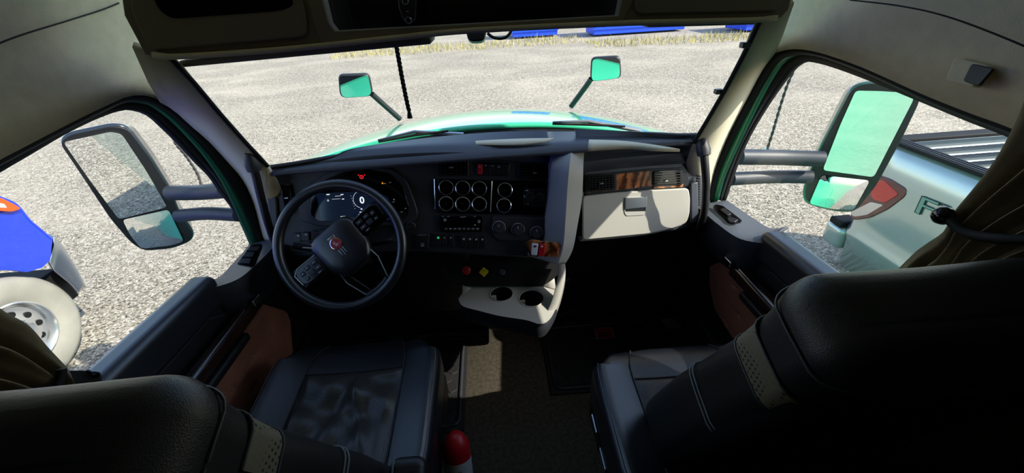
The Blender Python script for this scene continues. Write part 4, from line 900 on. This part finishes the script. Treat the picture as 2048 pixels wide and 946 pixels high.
for s in (-1, 1):
    spoke([(s*.062, -.05), (s*.05, -.082), (s*.022, -.20), (s*.042, -.205), (s*.075, -.115)], -.026, -.008, 'spoke', M['gloss'], bev=.005)
    MB().tube([sm @ Vector(q) for q in ((s*.066, -.045, -.004), (s*.072, -.11, -.006), (s*.048, -.19, -.006))], .0016, 8).link('spoke_edge', M['metal'], sw_)
MB().torus(sm @ T((0, 0, -.004)), .196, .012, 20, 10, rad(-104), rad(-76)).link('lower_grip', M['black'], sw_)
# emblem: red ring with letters and stripes
em = sm @ T((-.0, .012, .0150)) @ Matrix.Scale(1.15, 4)
eb = MB().lathe(em, [(.0185, -.001), (.0185, .0016), (.0165, .0024), (.001, .0024)], 32).link('emblem', M['chrome'], sw_)
MB().lathe(em, [(.0165, .0024), (.0160, .0034), (.001, .0034)], 32).link('emblem_disc', M['red'], eb)
MB().torus(em @ T((0, 0, .0034)), .0118, .0007, 28, 6).link('emblem_ring', M['chrome'], eb)
text('emblem_letter', 'K', em @ T((-.001, .0035, .0036)), .013, M['white'], eb); text('emblem_letter', 'W', em @ T((.001, -.0045, .0036)), .011, M['white'], eb)
mb = MB(); [mb.prism([em @ Vector((x-.0022, -.017, -.001)), em @ Vector((x+.0022, -.017, -.001)), em @ Vector((x+.0016, -.042+abs(x)*.5, -.001)), em @ Vector((x-.0016, -.042+abs(x)*.5, -.001))], np.array((em.to_3x3() @ Vector((0, 0, .0022)))[:])) for x in (-.008, 0, .008)]
mb.link('emblem_stripes', M['metal'], eb, smooth=False)
MB().prism([em @ Vector(q) for q in ((-.011, .012, -.001), (.011, .012, -.001), (.013, .026, -.001), (-.013, .026, -.001))], np.array((em.to_3x3() @ Vector((0, 0, .0022)))[:])).link('emblem_crest', M['chrome'], eb, bev=.001)
# column with stalks
colm = thing('steering_column', SC-sn*.15+Vector((0, 0, -.1)), 'black steering column shroud with stalks behind the steering wheel', 'steering column')
m0 = Matrix((Vector((1, 0, 0)), sn.cross(Vector((1, 0, 0))), sn)).transposed().to_4x4(); m0.translation = SC
MB().soft((.15, .12, .20), .03, 5, m0 @ T((0, -.02, -.15))).link('shroud', M['black'], colm)
st = MB().tube([m0 @ Vector(q) for q in ((-.06, -.01, -.08), (-.12, -.005, -.07), (-.19, .012, -.06))], [.008, .010, .013], 12).link('stalk', M['black'], colm)
MB().tube([m0 @ Vector(q) for q in ((-.155, .004, -.052), (-.12, -.001, -.058))], .002, 6).link('printed_mark', M['white'], st)
MB().tube([m0 @ Vector(q) for q in ((.06, -.01, -.08), (.12, .0, -.07), (.17, .01, -.06))], [.008, .010, .013], 12).link('stalk', M['black'], colm)

# ================================================================== DOORS: inner panels
for s in (-1, 1):
    dr = bpy.data.objects['door_1' if s < 0 else 'door_2']; sill = SIDE[s]['sill3']
    side = 'left' if s < 0 else 'right'
    # inner slab
    o = MB(); prof = [(.25, .08), (1.50, .08), (1.52, .60), (1.46, .80), (1.20, .80), (1.10, .84), (.25, .88)]
    o.prism([(s*.935, y, z) for y, z in prof], (s*.09, 0, 0)); o.link('door_panel', M['black'], dr, bev=.015)
    # long padded window sill (armrest pad)
    def dfm(p, s=s): return p
    o = MB().soft((.085, .95, .115), .026, 8, T((s*.962, .645, .868)) @ Matrix.Rotation(rad(-3), 4, 'X')); o.link('sill_pad', M['leather'], dr)
    # front sill with the switch plate
    fo = [np.array(p) for p in sill[:4]]
    fo = [np.array([s*1.0, 1.50, .79])]+fo
    inn = [np.array([s*.83, 1.44, .845]), np.array([s*.832, 1.36, .862]), np.array([s*.838, 1.24, .865]), np.array([s*.862, 1.13, .865]), np.array([s*.92, 1.085, .868])]
    low = [p+np.array([s*.03, 0, -.16]) for p in inn]
    strip([fo, inn, low], 24).link('front_sill', M['dashtop'], dr, solid=.01)
    SP = Plane((s*.88, 1.3, .868), (-s*.18, 0, 1))
    if s < 0:
        plt = [(474, 530), (502, 491), (524, 489), (526, 494), (510, 533), (504, 536)]
        bts = [[(478, 528), (484, 519), (503, 519), (500, 529)], [(487, 515), (493, 506), (510, 506), (506, 516)], [(496, 502), (501, 495), (521, 494), (516, 503)]]
    else:
        plt = [(1425, 414), (1431, 410), (1446, 413), (1484, 442), (1483, 446), (1465, 450), (1455, 447), (1428, 420)]
        bts = [[(1440, 421), (1449, 418), (1463, 430), (1454, 433)], [(1454, 440), (1460, 436), (1477, 441), (1470, 446), (1460, 447)]]
    q = slab('switch_plate', SP, roundpoly(plt, 3), .004, M['gloss'], dr, off=.0, bev=.001)
    for b_ in bts: slab('window_switch', SP, roundpoly(b_, 2), .006, M['black'], q, off=.004, bev=.0015)
    # pull bar in dark wood with chrome tip
    y0, y1 = 1.16, .42
    pb_ = MB().soft((.045, y0-y1, .055), .018, 5, T((s*.895, (y0+y1)/2, .725)) @ Matrix.Rotation(rad(-2), 4, 'X')).link('pull_bar', M['darkwood'], dr)
    MB().soft((.012, .045, .024), .004, 3, T((s*.868, y0+.0, .742)) @ Matrix.Rotation(rad(-3), 4, 'X')).link('chrome_tip', M['chrome'], pb_)['label'] = 'chrome end of the pull bar'
    MB().tube([(s*.874, y0-.06, .752), (s*.872, (y0+y1)/2, .754), (s*.874, y1, .752)], .002, 6).link('bright_edge', M['metal'], pb_)
    MB().soft((.03, .62, .035), .012, 4, T((s*.905, .78, .655)) @ Matrix.Rotation(rad(-2), 4, 'X')).link('lower_rail', M['black'], dr)
    # inside door handle
    MB().soft((.03, .10, .022), .009, 4, T((s*.905, 1.18, .79)) @ Matrix.Rotation(rad(10), 4, 'X')).link('door_handle', M['dash'], dr)
    # seams on the panel and the pocket
    MB().tube([(s*.934, .40, .80), (s*.932, .80, .80), (s*.932, 1.02, .79), (s*.934, 1.10, .74)], .002, 6).link('panel_seam', M['dash'], dr)
    # quilted brown leather card, dimpled at buttons
    if s < 0: out_ = [(1.27, .635), (1.375, .50), (1.37, .45), (1.30, .33), (1.10, .30), (.80, .40), (.78, .56), (.88, .64)]
    else: out_ = [(1.27, .665), (1.36, .575), (1.33, .50), (1.25, .42), (1.05, .40), (.82, .46), (.80, .58), (.90, .67)]
    btn = [(y, z) for i, z in enumerate((.62, .53, .44, .35)) for y in ([1.30, 1.16, 1.02, .88] if i % 2 == 0 else [1.23, 1.09, .95, .81])]
    def inside(y, z):
        c = False; j = len(out_)-1
        for i in range(len(out_)):
            yi, zi = out_[i]; yj, zj = out_[j]
            if (zi > z) != (zj > z) and y < (yj-yi)*(z-zi)/(zj-zi)+yi: c = not c
            j = i
        return c
    def edge_d(y, z):
        m_ = 9
        for i in range(len(out_)):
            a = np.array(out_[i]); b = np.array(out_[(i+1) % len(out_)]); t = np.clip(np.dot(np.array([y, z])-a, b-a)/np.dot(b-a, b-a), 0, 1); m_ = min(m_, np.linalg.norm(np.array([y, z])-a-(b-a)*t))
        return m_
    def hgt(y, z):
        d = min(math.hypot(y-a, z-b) for a, b in btn); h = .012-.010*math.exp(-(d/.014)**2)
        for a, b in btn:
            if abs(z-b) < .03: h -= .003*math.exp(-((z-b)/.003)**2)*.6/len(btn)*4
        e = edge_d(y, z); return h*min(1, e/.02)**.5
    # polar grid from the centroid to the outline: clean edge
    cy_, cz_ = np.mean([p[0] for p in out_]), np.mean([p[1] for p in out_])
    rp = resample([np.array([y, z, 0]) for y, z in out_+[out_[0]]], 97)[:-1]; nr = 40; v = []
    for i in range(nr+1):
        t = i/nr
        for p in rp: y = cy_+(p[0]-cy_)*t; z = cz_+(p[1]-cz_)*t; v.append((s*(.934-hgt(y, z)), y, z))
    nn = len(rp)
    qp = MB().add(v, [(i*nn+k, i*nn+(k+1) % nn, (i+1)*nn+(k+1) % nn, (i+1)*nn+k) for i in range(nr) for k in range(nn)]).link('quilted_panel', M['brown'], dr)
    qp['label'] = 'brown tufted leather panel'
    for y, z in btn:
        if inside(y, z) and edge_d(y, z) > .02: MB().soft((.006, .012, .012), .003, 2, T((s*(.934-.003), y, z))).link('tuft_button', M['brown'], qp)
    # lower kick panel
    MB().soft((.05, 1.2, .22), .02, 5, T((s*.93, .85, .20))).link('map_pocket', M['black'], dr)

# ================================================================== GRAB HANDLES
for s, (pts, lab) in {-1: ([(497, 306), (505, 330), (512, 352), (522, 395), (537, 450), (556, 505)], 'black grab handle on the left windscreen pillar beside the steering wheel'),
                      1: ([(1401, 268), (1407, 300), (1410, 330), (1412, 375), (1407, 430), (1388, 480)], 'black grab handle on the right windscreen pillar beside the glovebox')}.items():
    yy = [1.20, 1.20, 1.19, 1.18, 1.17, 1.22]
    P_ = [ax(*p, s*x_) for p, x_ in zip(pts, (.76, .765, .77, .785, .80, .86))]
    g = thing('grab_handle', P_[-1], lab, 'grab handle', 'pillar grab handles')
    MB().tube(smoothline(P_[1:], 30), .0135, 14).link('bar', M['black'], g)
    a = P_[0]; b = P_[1]; c = P_[2]; d_ = (c-b)/np.linalg.norm(c-b)
    MB().tube([a, a*.5+b*.5, b, b+d_*.018, b+d_*.022], [.011, .019, .024, .022, .014], 16).link('mount_cap', M['dash'], g)

# ================================================================== FLOOR MATS
for s, pts, lab in ((-1, [(-.22, 1.08), (-.22, 1.60), (-.78, 1.60), (-.78, 1.08)], 'black honeycomb rubber floor mat in front of the driver seat'), (1, [(.235, 1.22), (.235, 1.62), (.80, 1.62), (.80, 1.22)], 'black honeycomb rubber floor mat with a red badge on the passenger side')):
    fm = thing('floor_mat', (np.mean([p[0] for p in pts]), np.mean([p[1] for p in pts]), .0), lab, 'floor mat', 'rubber floor mats')
    x0, x1 = sorted((pts[0][0], pts[2][0])); y0, y1 = pts[0][1], pts[1][1]
    MB().soft((x1-x0+.05, y1-y0+.05, .01), .004, 3, T(((x0+x1)/2, (y0+y1)/2, .006))).link('base_sheet', M['mat'], fm)
    rimp = [np.array([*p, .015]) for p in roundpoly([(x0, y0), (x1, y0), (x1, y1), (x0, y1)], .04, 5)]; rimp.append(rimp[0])
    MB().tube(rimp, .008, 8).link('raised_rim', M['dash'], fm)
    hx = MB(); R_ = .036
    for i in range(40):
        for j in range(30):
            cx = x0+.04+i*R_*1.75+(j % 2)*R_*.875; cy2 = y0+.04+j*R_*1.52
            if cx < x1-.03 and cy2 < y1-.03:
                o_ = [(cx+R_*.92*math.cos(rad(30+60*k)), cy2+R_*.92*math.sin(rad(30+60*k)), .0105) for k in range(6)]; i_ = [(cx+R_*.84*math.cos(rad(30+60*k)), cy2+R_*.84*math.sin(rad(30+60*k)), .0155) for k in range(6)]
                hx.add(o_+i_, [(k, (k+1) % 6, 6+(k+1) % 6, 6+k) for k in range(6)]+[tuple(range(6, 12))])
    hx.link('honeycomb_tread', M['mat'], fm, smooth=False)
    if s > 0:
        q = [az(x, y, .017) for x, y in ((1188, 656), (1226, 654), (1230, 677), (1192, 680))]
        bd = MB().prism(q, (0, 0, .003)).link('badge', M['metal'], fm); bd['label'] = 'red badge with silver border'
        c_ = np.mean(q, axis=0); MB().prism([c_+(p-c_)*.84+np.array([0, 0, .003]) for p in q], (0, 0, .002)).link('badge_field', M['red'], bd)
        mb = MB()
        for (u0, v0, u1, v1) in ((.18, .58, .30, .85), (.34, .58, .46, .85), (.52, .58, .64, .85), (.70, .58, .82, .85), (.15, .45, .85, .52), (.12, .22, .88, .28)):
            g_ = lambda u_, v_: (q[0]*(1-u_)+q[1]*u_)*(1-v_)+(q[3]*(1-u_)+q[2]*u_)*v_+np.array([0, 0, .005])
            mb.prism([g_(u0, v0), g_(u1, v0), g_(u1, v1), g_(u0, v1)], (0, 0, .0008))
        mb.link('badge_print', M['black'], bd, smooth=False)
# carpet hump edge cable on the passenger side
cb = smoothline([az(1095, 632, .15), az(1130, 628, .12), az(1160, 612, .10), az(1185, 588, .12)], 24)
props(MB().tube(cb, .003, 8).link('floor_cable', M['dash']), 'thin dark cable curving over the floor right of the console', 'cable')
# foot pedals
for nm, x, y, wd_, lab in (('pedal', -.48, 1.52, .07, 'accelerator pedal under the steering wheel, right of the brake pedal'), ('pedal', -.62, 1.50, .08, 'brake pedal under the steering wheel, left of the accelerator')):
    pe = thing('foot_pedal', (x, y, .05), lab, 'pedal', 'foot pedals'); mm = T((x, y, .13)) @ Matrix.Rotation(rad(55), 4, 'X')
    MB().soft((wd_, .13, .014), .005, 4, mm).link('pedal_pad', M['rubber'], pe)
    MB().tube([(x, y+.01, .12), (x, y+.05, .20), (x, y+.09, .30)], .009, 8).link('pedal_arm', M['black'], pe)
fr_ = thing('footrest_vent', ax(1340, 650, .74), 'small grey slatted floor vent on the far right footwell', 'vent'); 
fp_ = Plane(ax(1340, 650, .76), (0, -.7, .7))
slab('frame', fp_, [(1322, 638), (1350, 636), (1364, 656), (1334, 660)], .006, M['black'], fr_)
mb = MB()
for i in range(7): mb.prism([fp_.at(1325+i*4.2, 639, .0065), fp_.at(1327.2+i*4.2, 639, .0065), fp_.at(1337.2+i*4.2, 657, .0065), fp_.at(1335+i*4.2, 657, .0065)], fp_.n*.002)
mb.link('slats', M['dash'], fr_, smooth=False)

# ================================================================== SEATS
def seat(loc, label, cush, zc, backx, lean, ztop, driver):
    """cush=(x0,x1,y0,y1) cushion rectangle, zc its top height; backx=(x0,x1)"""
    x0, x1, y0, y1 = cush; xc = (x0+x1)/2; yc = (y0+y1)/2; W = x1-x0; L_ = y1-y0
    t = thing('captain_chair', (xc, yc, 0), label, 'seat', 'cab seats')
    sd = -1 if driver else 1         # outboard direction
    def dc(p):        # bolsters raised, centre dished, front rolled down
        x, y, z = p; u = abs(x)/(W/2)
        if z > 0:
            z += .035*np.clip((u-.62)/.3, 0, 1)**1.5*(1 if u < .93 else 1)-.012*max(0, 1-u*u*2)
            z -= .05*np.clip((y-L_*.30)/(L_*.2), 0, 1)**2
        k = 1-.30*np.clip((y-L_*.16)/(L_*.34), 0, 1)**2.6-.05*np.clip((-y-L_*.3)/(L_*.2), 0, 1)
        return np.array([x*k, y-.05*(abs(x)/(W/2))**3*(1 if y > L_*.3 else 0), z])
    mt = T((xc, yc, zc-.075)) @ Matrix.Rotation(rad(4), 4, 'X')
    cu = MB().soft((W, L_, .15), .05, 14, mt, dc).link('cushion', M['leather'], t)
    # insert: middle panel, slightly proud, wrinkled on the driver's seat
    v = []; nx, ny = 36, 44; iw, i0, i1 = W*.285, -L_*.46, L_*.20
    for j in range(ny+1):
        for i in range(nx+1):
            x = -iw+2*iw*i/nx; y = i0+(i1-i0)*j/ny; p = dc(np.array([x, y, .075])); e = min(1, min(i, nx-i, j, ny-j)/3)
            h = .005*e
            if driver:
                h += e*(.009*(1+math.sin(8*x/W+12*y/L_+2.2*math.sin(7*y/L_)))+.005*(1+math.sin(23*x/W-15*y/L_+1.5*math.sin(11*x/W))))
                h += e*.010*math.exp(-((x-.05+.35*(y+.02))/.018)**2)
            v.append(mt @ Vector((p[0], p[1], p[2]+h)))
    m_ins = M['insert']
    MB().add(v, [(j*(nx+1)+i, j*(nx+1)+i+1, (j+1)*(nx+1)+i+1, (j+1)*(nx+1)+i) for j in range(ny) for i in range(nx)]).link('seat_insert', m_ins, t)['label'] = 'dark grey perforated centre panel'
    def seam(pts, nm='piping', r=.0022, m='dash'): return MB().tube([mt @ Vector(tuple(dc(np.array(p)))) for p in pts], r, 6).link(nm, M[m], cu)
    seam([(-iw, i0+(L_*.95)*k/20, .078) for k in range(20)]); seam([(iw, i0+(L_*.95)*k/20, .078) for k in range(20)]); seam([(-iw+2*iw*k/12, i1, .078) for k in range(13)])
    for sx in (-1, 1): seam([(sx*W*.475, -L_*.42+L_*.78*k/24, .062) for k in range(25)], 'stitching', .0011, 'stitch')
    # base and side shields
    MB().soft((W*.84, L_*.86, .20), .03, 5, T((xc, yc-.02, zc-.24))).link('seat_base', M['black'], t)
    MB().soft((W*.6, L_*.6, max(.08, zc-.36)), .02, 4, T((xc, yc-.02, (zc-.34)/2+.02))).link('suspension', M['rubber'], t)
    ins = -sd
    shd = MB().soft((.03, L_*.8, .11), .012, 4, T((xc+ins*W*.46, yc-.05, zc-.19))).link('side_shield', M['black'], t)
    if not driver:
        for k in range(3): MB().soft((.008, .016, .024), .003, 2, T((xc+ins*(W*.46+.017), yc-.17-k*.022, zc-.19))).link('seat_switch', M['metal'], shd)
        MB().soft((.006, .07, .04), .003, 3, T((xc+ins*(W*.46+.017), yc-.03, zc-.20))).link('release_lever', M['metal'], shd)
        MB().tube([(xc+ins*(W*.46+.02), yc+.04, zc-.16), (xc+ins*(W*.46+.02), yc+.10, zc-.155)], .004, 8).link('pull_tab', M['metal'], shd)
    # backrest: leaning slab with bolsters, narrower shoulders
    bx0, bx1 = backx; bw = bx1-bx0; bxc = (bx0+bx1)/2; zb = zc-.02; H = (ztop-zb)/math.cos(lean)
    yf = lean_y(driver)
    bmx = T((bxc, yf(zb), zb)) @ Matrix.Rotation(lean, 4, 'X') @ T((0, -.075, H/2))
    def db(p):
        x, y, z = p; u = abs(x)/(bw/2); h = z/(H/2)
        wv_ = 1+.0*h
        if h < 0: wv_ *= 1+.10*min(1, -h*1.4)*(1 if driver else .9)
        wv_ *= 1-.10*np.clip((h-.30)/.5, 0, 1)**1.2
        if y > 0: y += .035*np.clip((u-.60)/.35, 0, 1)*np.clip(.75-h, 0, 1)-.01*(1-u*u)
        y += .03*np.clip((h-.55)/.4, 0, 1) if y > 0 else 0
        z2 = z-.02*u**4*(1 if h > .8 else 0)
        return np.array([x*wv_, y, z2])
    bk = MB().soft((bw, .15, H), .058, 14, bmx, db).link('backrest', M['leather2'], t)
    # black cloth shell on the rear, its edge sweeping in
    MB().soft((bw*1.0, .05, H*.80), .024, 12, bmx @ T((0, -.062, -H*.08)), lambda p: np.array([p[0]*(1-.10*np.clip((p[2]/(H/2)-.30)/.5, 0, 1))*(1+.10*min(1, max(0, -p[2]/(H/2)*1.4))), p[1], p[2]])).link('back_shell', M['shell'], t)
    def ringpath(h, grow=.004, y0=-.080, y1=.09, n=40):       # path hugging the backrest at height h
        out2 = []
        for k in range(n+1):
            a = 2*math.pi*k/n; cx_, sy_ = math.cos(a), math.sin(a); e_ = .45
            x = math.copysign(abs(cx_)**e_, cx_)*bw/2; y = math.copysign(abs(sy_)**e_, sy_)*.075
            p = db(np.array([x, y, h*H/2])); q = p*np.array([1, 1, 1]); q[0] *= 1+grow/(bw/2); q[1] += math.copysign(grow, q[1]); out2.append(bmx @ Vector(tuple(q)))
        return out2
    # perforated tan band across the shoulder
    hs = (.52, .68) if driver else (.49, .65)
    A_ = [np.array(p) for p in ringpath(hs[0], .0025)]; B_ = [np.array(p) for p in ringpath(hs[1], .0025)]
    n2 = len(A_); band = MB().add(A_+B_, [(k, k+1, n2+k+1, n2+k) for k in range(n2-1)]).link('shoulder_band', M['band'], t); band['label'] = 'tan perforated band'
    for h_ in (hs[0], hs[1], .86): MB().tube(ringpath(h_, .003), .0022, 6).link('seam_line', M['dash'], bk)
    # bolster piping at the bottom of the upper leather
    for h_ in (-.02, .02): MB().tube(ringpath(h_, .003), .002, 6).link('stitching', M['stitch'], bk)
    return t
def lean_y(driver):
    return (lambda z: .315+(1.3-z)*.36) if driver else (lambda z: .42+(1.28-z)*.40)
# perforated cloth / leather
def m_perf(name, col, rough, sc, dark):
    m = mat(name, col, rough, spec=.5); t = m.node_tree; N = t.nodes; L = t.links; p = N['Principled BSDF']; tc = N.new('ShaderNodeTexCoord')
    v = N.new('ShaderNodeTexVoronoi'); v.inputs['Scale'].default_value = sc; v.inputs['Randomness'].default_value = .0; L.new(tc.outputs['Object'], v.inputs['Vector'])
    r = N.new('ShaderNodeValToRGB'); r.color_ramp.elements[0].position = .22; r.color_ramp.elements[1].position = .3; r.color_ramp.elements[0].color = (*dark, 1); r.color_ramp.elements[1].color = (*col, 1)
    L.new(v.outputs['Distance'], r.inputs[0]); L.new(r.outputs[0], p.inputs['Base Color'])
    b = N.new('ShaderNodeBump'); b.inputs['Strength'].default_value = .4; b.inputs['Distance'].default_value = .001; L.new(v.outputs['Distance'], b.inputs['Height']); L.new(b.outputs[0], p.inputs['Normal']); return m
M['insert'] = m_perf('seat_insert_cloth', srgb(66, 63, 60), .32, 190, srgb(16, 16, 17))
M['band'] = m_perf('tan_perforated', srgb(110, 102, 84), .5, 110, srgb(24, 22, 18))
seat((-.53, .8, 0), 'black leather driver seat behind the steering wheel', (-.82, -.215, .55, 1.17), .53, (-.775, -.29), rad(19.8), 1.315, True)
seat((.6, .8, 0), 'black leather passenger seat on the right, raised with its side switches showing', (.285, .86, .42, .96), .60, (.42, .865), rad(21.8), 1.295, False)
# driver's folded armrest
ar = MB().soft((.085, .16, .06), .025, 6, T((-.215, .455, .715)) @ Matrix.Rotation(rad(20), 4, 'X'))
ds = [o for o in bpy.data.objects if o.name.startswith('captain_chair')][0]
arm = ar.link('armrest', M['leather2'], ds)
MB().tube([(-.245, .40, .735), (-.243, .455, .752), (-.243, .52, .768)], .0018, 6).link('stitching', M['stitch'], arm)

# ================================================================== CURTAINS
def curtain(s, lab, edge, gather, rear_y):
    """edge: traced front edge (top to bottom) at the door; folds run towards the gather point"""
    root = thing('curtain', (s*.90, rear_y/2, .62), lab, 'curtain', 'sleeper side curtains')
    E_ = smoothline([ax(*p, s*.90) for p in edge], 60); nf = 220; v = []
    for j, p in enumerate(E_):
        zj = p[2]; gd = (zj-gather[1])
        pinch = math.exp(-(gd/.10)**2); wide = math.exp(-(gd/.24)**2)
        for i in range(nf+1):
            u = i/nf; yb = rear_y*(1-wide)+(gather[0]-.22)*wide
            y = p[1]*(1-u)+yb*u; amp = .026*(1-.6*pinch)*min(1, u*10+.3)
            z = zj-(.16*math.sin(math.pi*min(1, u*1.4)))*pinch*.5*(1 if gd < 0 else .6)
            x = s*(.90)-s*amp*(math.sin(u*62+.5*math.sin(j*.11))+.3*math.sin(u*117+1+j*.03))-s*.03*pinch
            v.append((x, y, z))
    n1 = nf+1
    MB().add(v, [(j*n1+i, j*n1+i+1, (j+1)*n1+i+1, (j+1)*n1+i) for j in range(59) for i in range(nf)]).link('cloth', M['curtain'], root, solid=.003)
    return root
cr = curtain(1, 'dark olive curtain gathered by a strap beside the passenger seat', [(2095, 40), (2078, 120), (2058, 190), (2035, 250), (2000, 320), (1960, 385), (1935, 425), (1920, 460), (1880, 485), (1845, 505), (1790, 548), (1760, 600), (1750, 680), (1760, 800)], (.60, 1.215), -.55)
cl2 = curtain(-1, 'dark olive curtain bunched at the driver side window behind the seat', [(-120, 520), (-60, 570), (0, 622), (50, 652), (85, 700), (112, 742), (118, 765), (125, 800), (160, 850), (200, 920)], (.61, .99), -.55)
tb = thing('curtain_strap', ax(1925, 455, .86), 'black elastic strap with a round ball knob holding the passenger side curtain', 'strap', 'curtain straps')
MB().tube(smoothline([ax(1893, 432, .85), ax(1908, 448, .85), ax(1925, 462, .85), ax(1955, 472, .85), ax(2010, 478, .85), ax(2080, 480, .86)], 24), .0085, 10).link('band', M['rubber'], tb)
b_ = ax(1886, 431, .85); MB().lathe(T(b_), [(.001, -.017), (.010, -.014), (.0165, -.005), (.0165, .005), (.010, .014), (.001, .017)], 24).link('ball_knob', M['gloss'], tb)
tb = thing('curtain_strap', ax(118, 765, -.87), 'black strap with a buckle tab tying the driver side curtain', 'strap', 'curtain straps')
MB().tube(smoothline([ax(122, 738, -.86), ax(122, 755, -.86), ax(114, 775, -.86), ax(100, 790, -.86)], 12), .008, 10).link('band', M['rubber'], tb)
bp = Plane(ax(165, 758, -.88), (.5, -.3, .8))
slab('tab', bp, roundpoly([(122, 746), (165, 745), (204, 748), (203, 765), (150, 772), (124, 770)], 5), .014, M['black'], tb, bev=.003)
MB().tube([bp.at(175, 742, .018), bp.at(186, 752, .018), bp.at(200, 748, .018)], .004, 8).link('buckle_pin', M['gloss'], tb)

# ================================================================== FIRE EXTINGUISHER between the seats
fe = thing('fire_extinguisher', (-.17, .62, .05), 'red fire extinguisher with white label standing on the floor beside the driver seat', 'fire extinguisher')
tp_ = Vector((-.172, .80, .40)); bt_ = Vector((-.165, .62, .05)); ax_ = (tp_-bt_).normalized(); xh = ax_.cross(Vector((0, 0, 1))).normalized(); fm_ = Matrix((xh, ax_.cross(xh), ax_)).transposed().to_4x4(); fm_.translation = bt_; H_ = (tp_-bt_).length
MB().lathe(fm_, [(.001, 0), (.040, 0), (.046, .01), (.046, H_-.06), (.043, H_-.035), (.030, H_-.012), (.016, H_), (.001, H_+.002)], 40).link('cylinder', M['red'], fe)
lb = MB().lathe(fm_, [(.0466, .06), (.0466, H_-.085)], 40, cap=False).link('label', M['white_label'], fe); lb['label'] = 'white printed label'
mb = MB()
def onlab(a, h, da, dh):
    R2 = .0471; v = [fm_ @ Vector((R2*math.cos(a+x*da), R2*math.sin(a+x*da), h+y*dh)) for x in (-1, -.33, .33, 1) for y in (-1, 1)]; mb.add(v, [(0, 1, 3, 2), (2, 3, 5, 4), (4, 5, 7, 6)])
for a0 in (60, 80, 100): 
    for (dx, dy, w_, h_) in ((0, .007, .13, .001), (0, -.007, .13, .001), (-.13, 0, .015, .008), (.13, 0, .015, .008), (0, 0, .05, .003)): onlab(rad(a0+180)+dx, H_-.118+dy, w_, h_)
    for k in range(5): onlab(rad(a0+180), H_-.14-k*.007, .12, .001)
for k in range(9): onlab(rad(215), H_-.125-k*.009, .28, .0012 if k != 3 else .004)
mb.link('label_print', M['black'], lb, smooth=False)
st_ = MB(); P1, P2 = Vector(az(888, 852, .46)), Vector(az(850, 930, .40))
st_.tube([P1, P1*.5+P2*.5, P2], .012, 8); st_.link('hose', M['black'], fe)
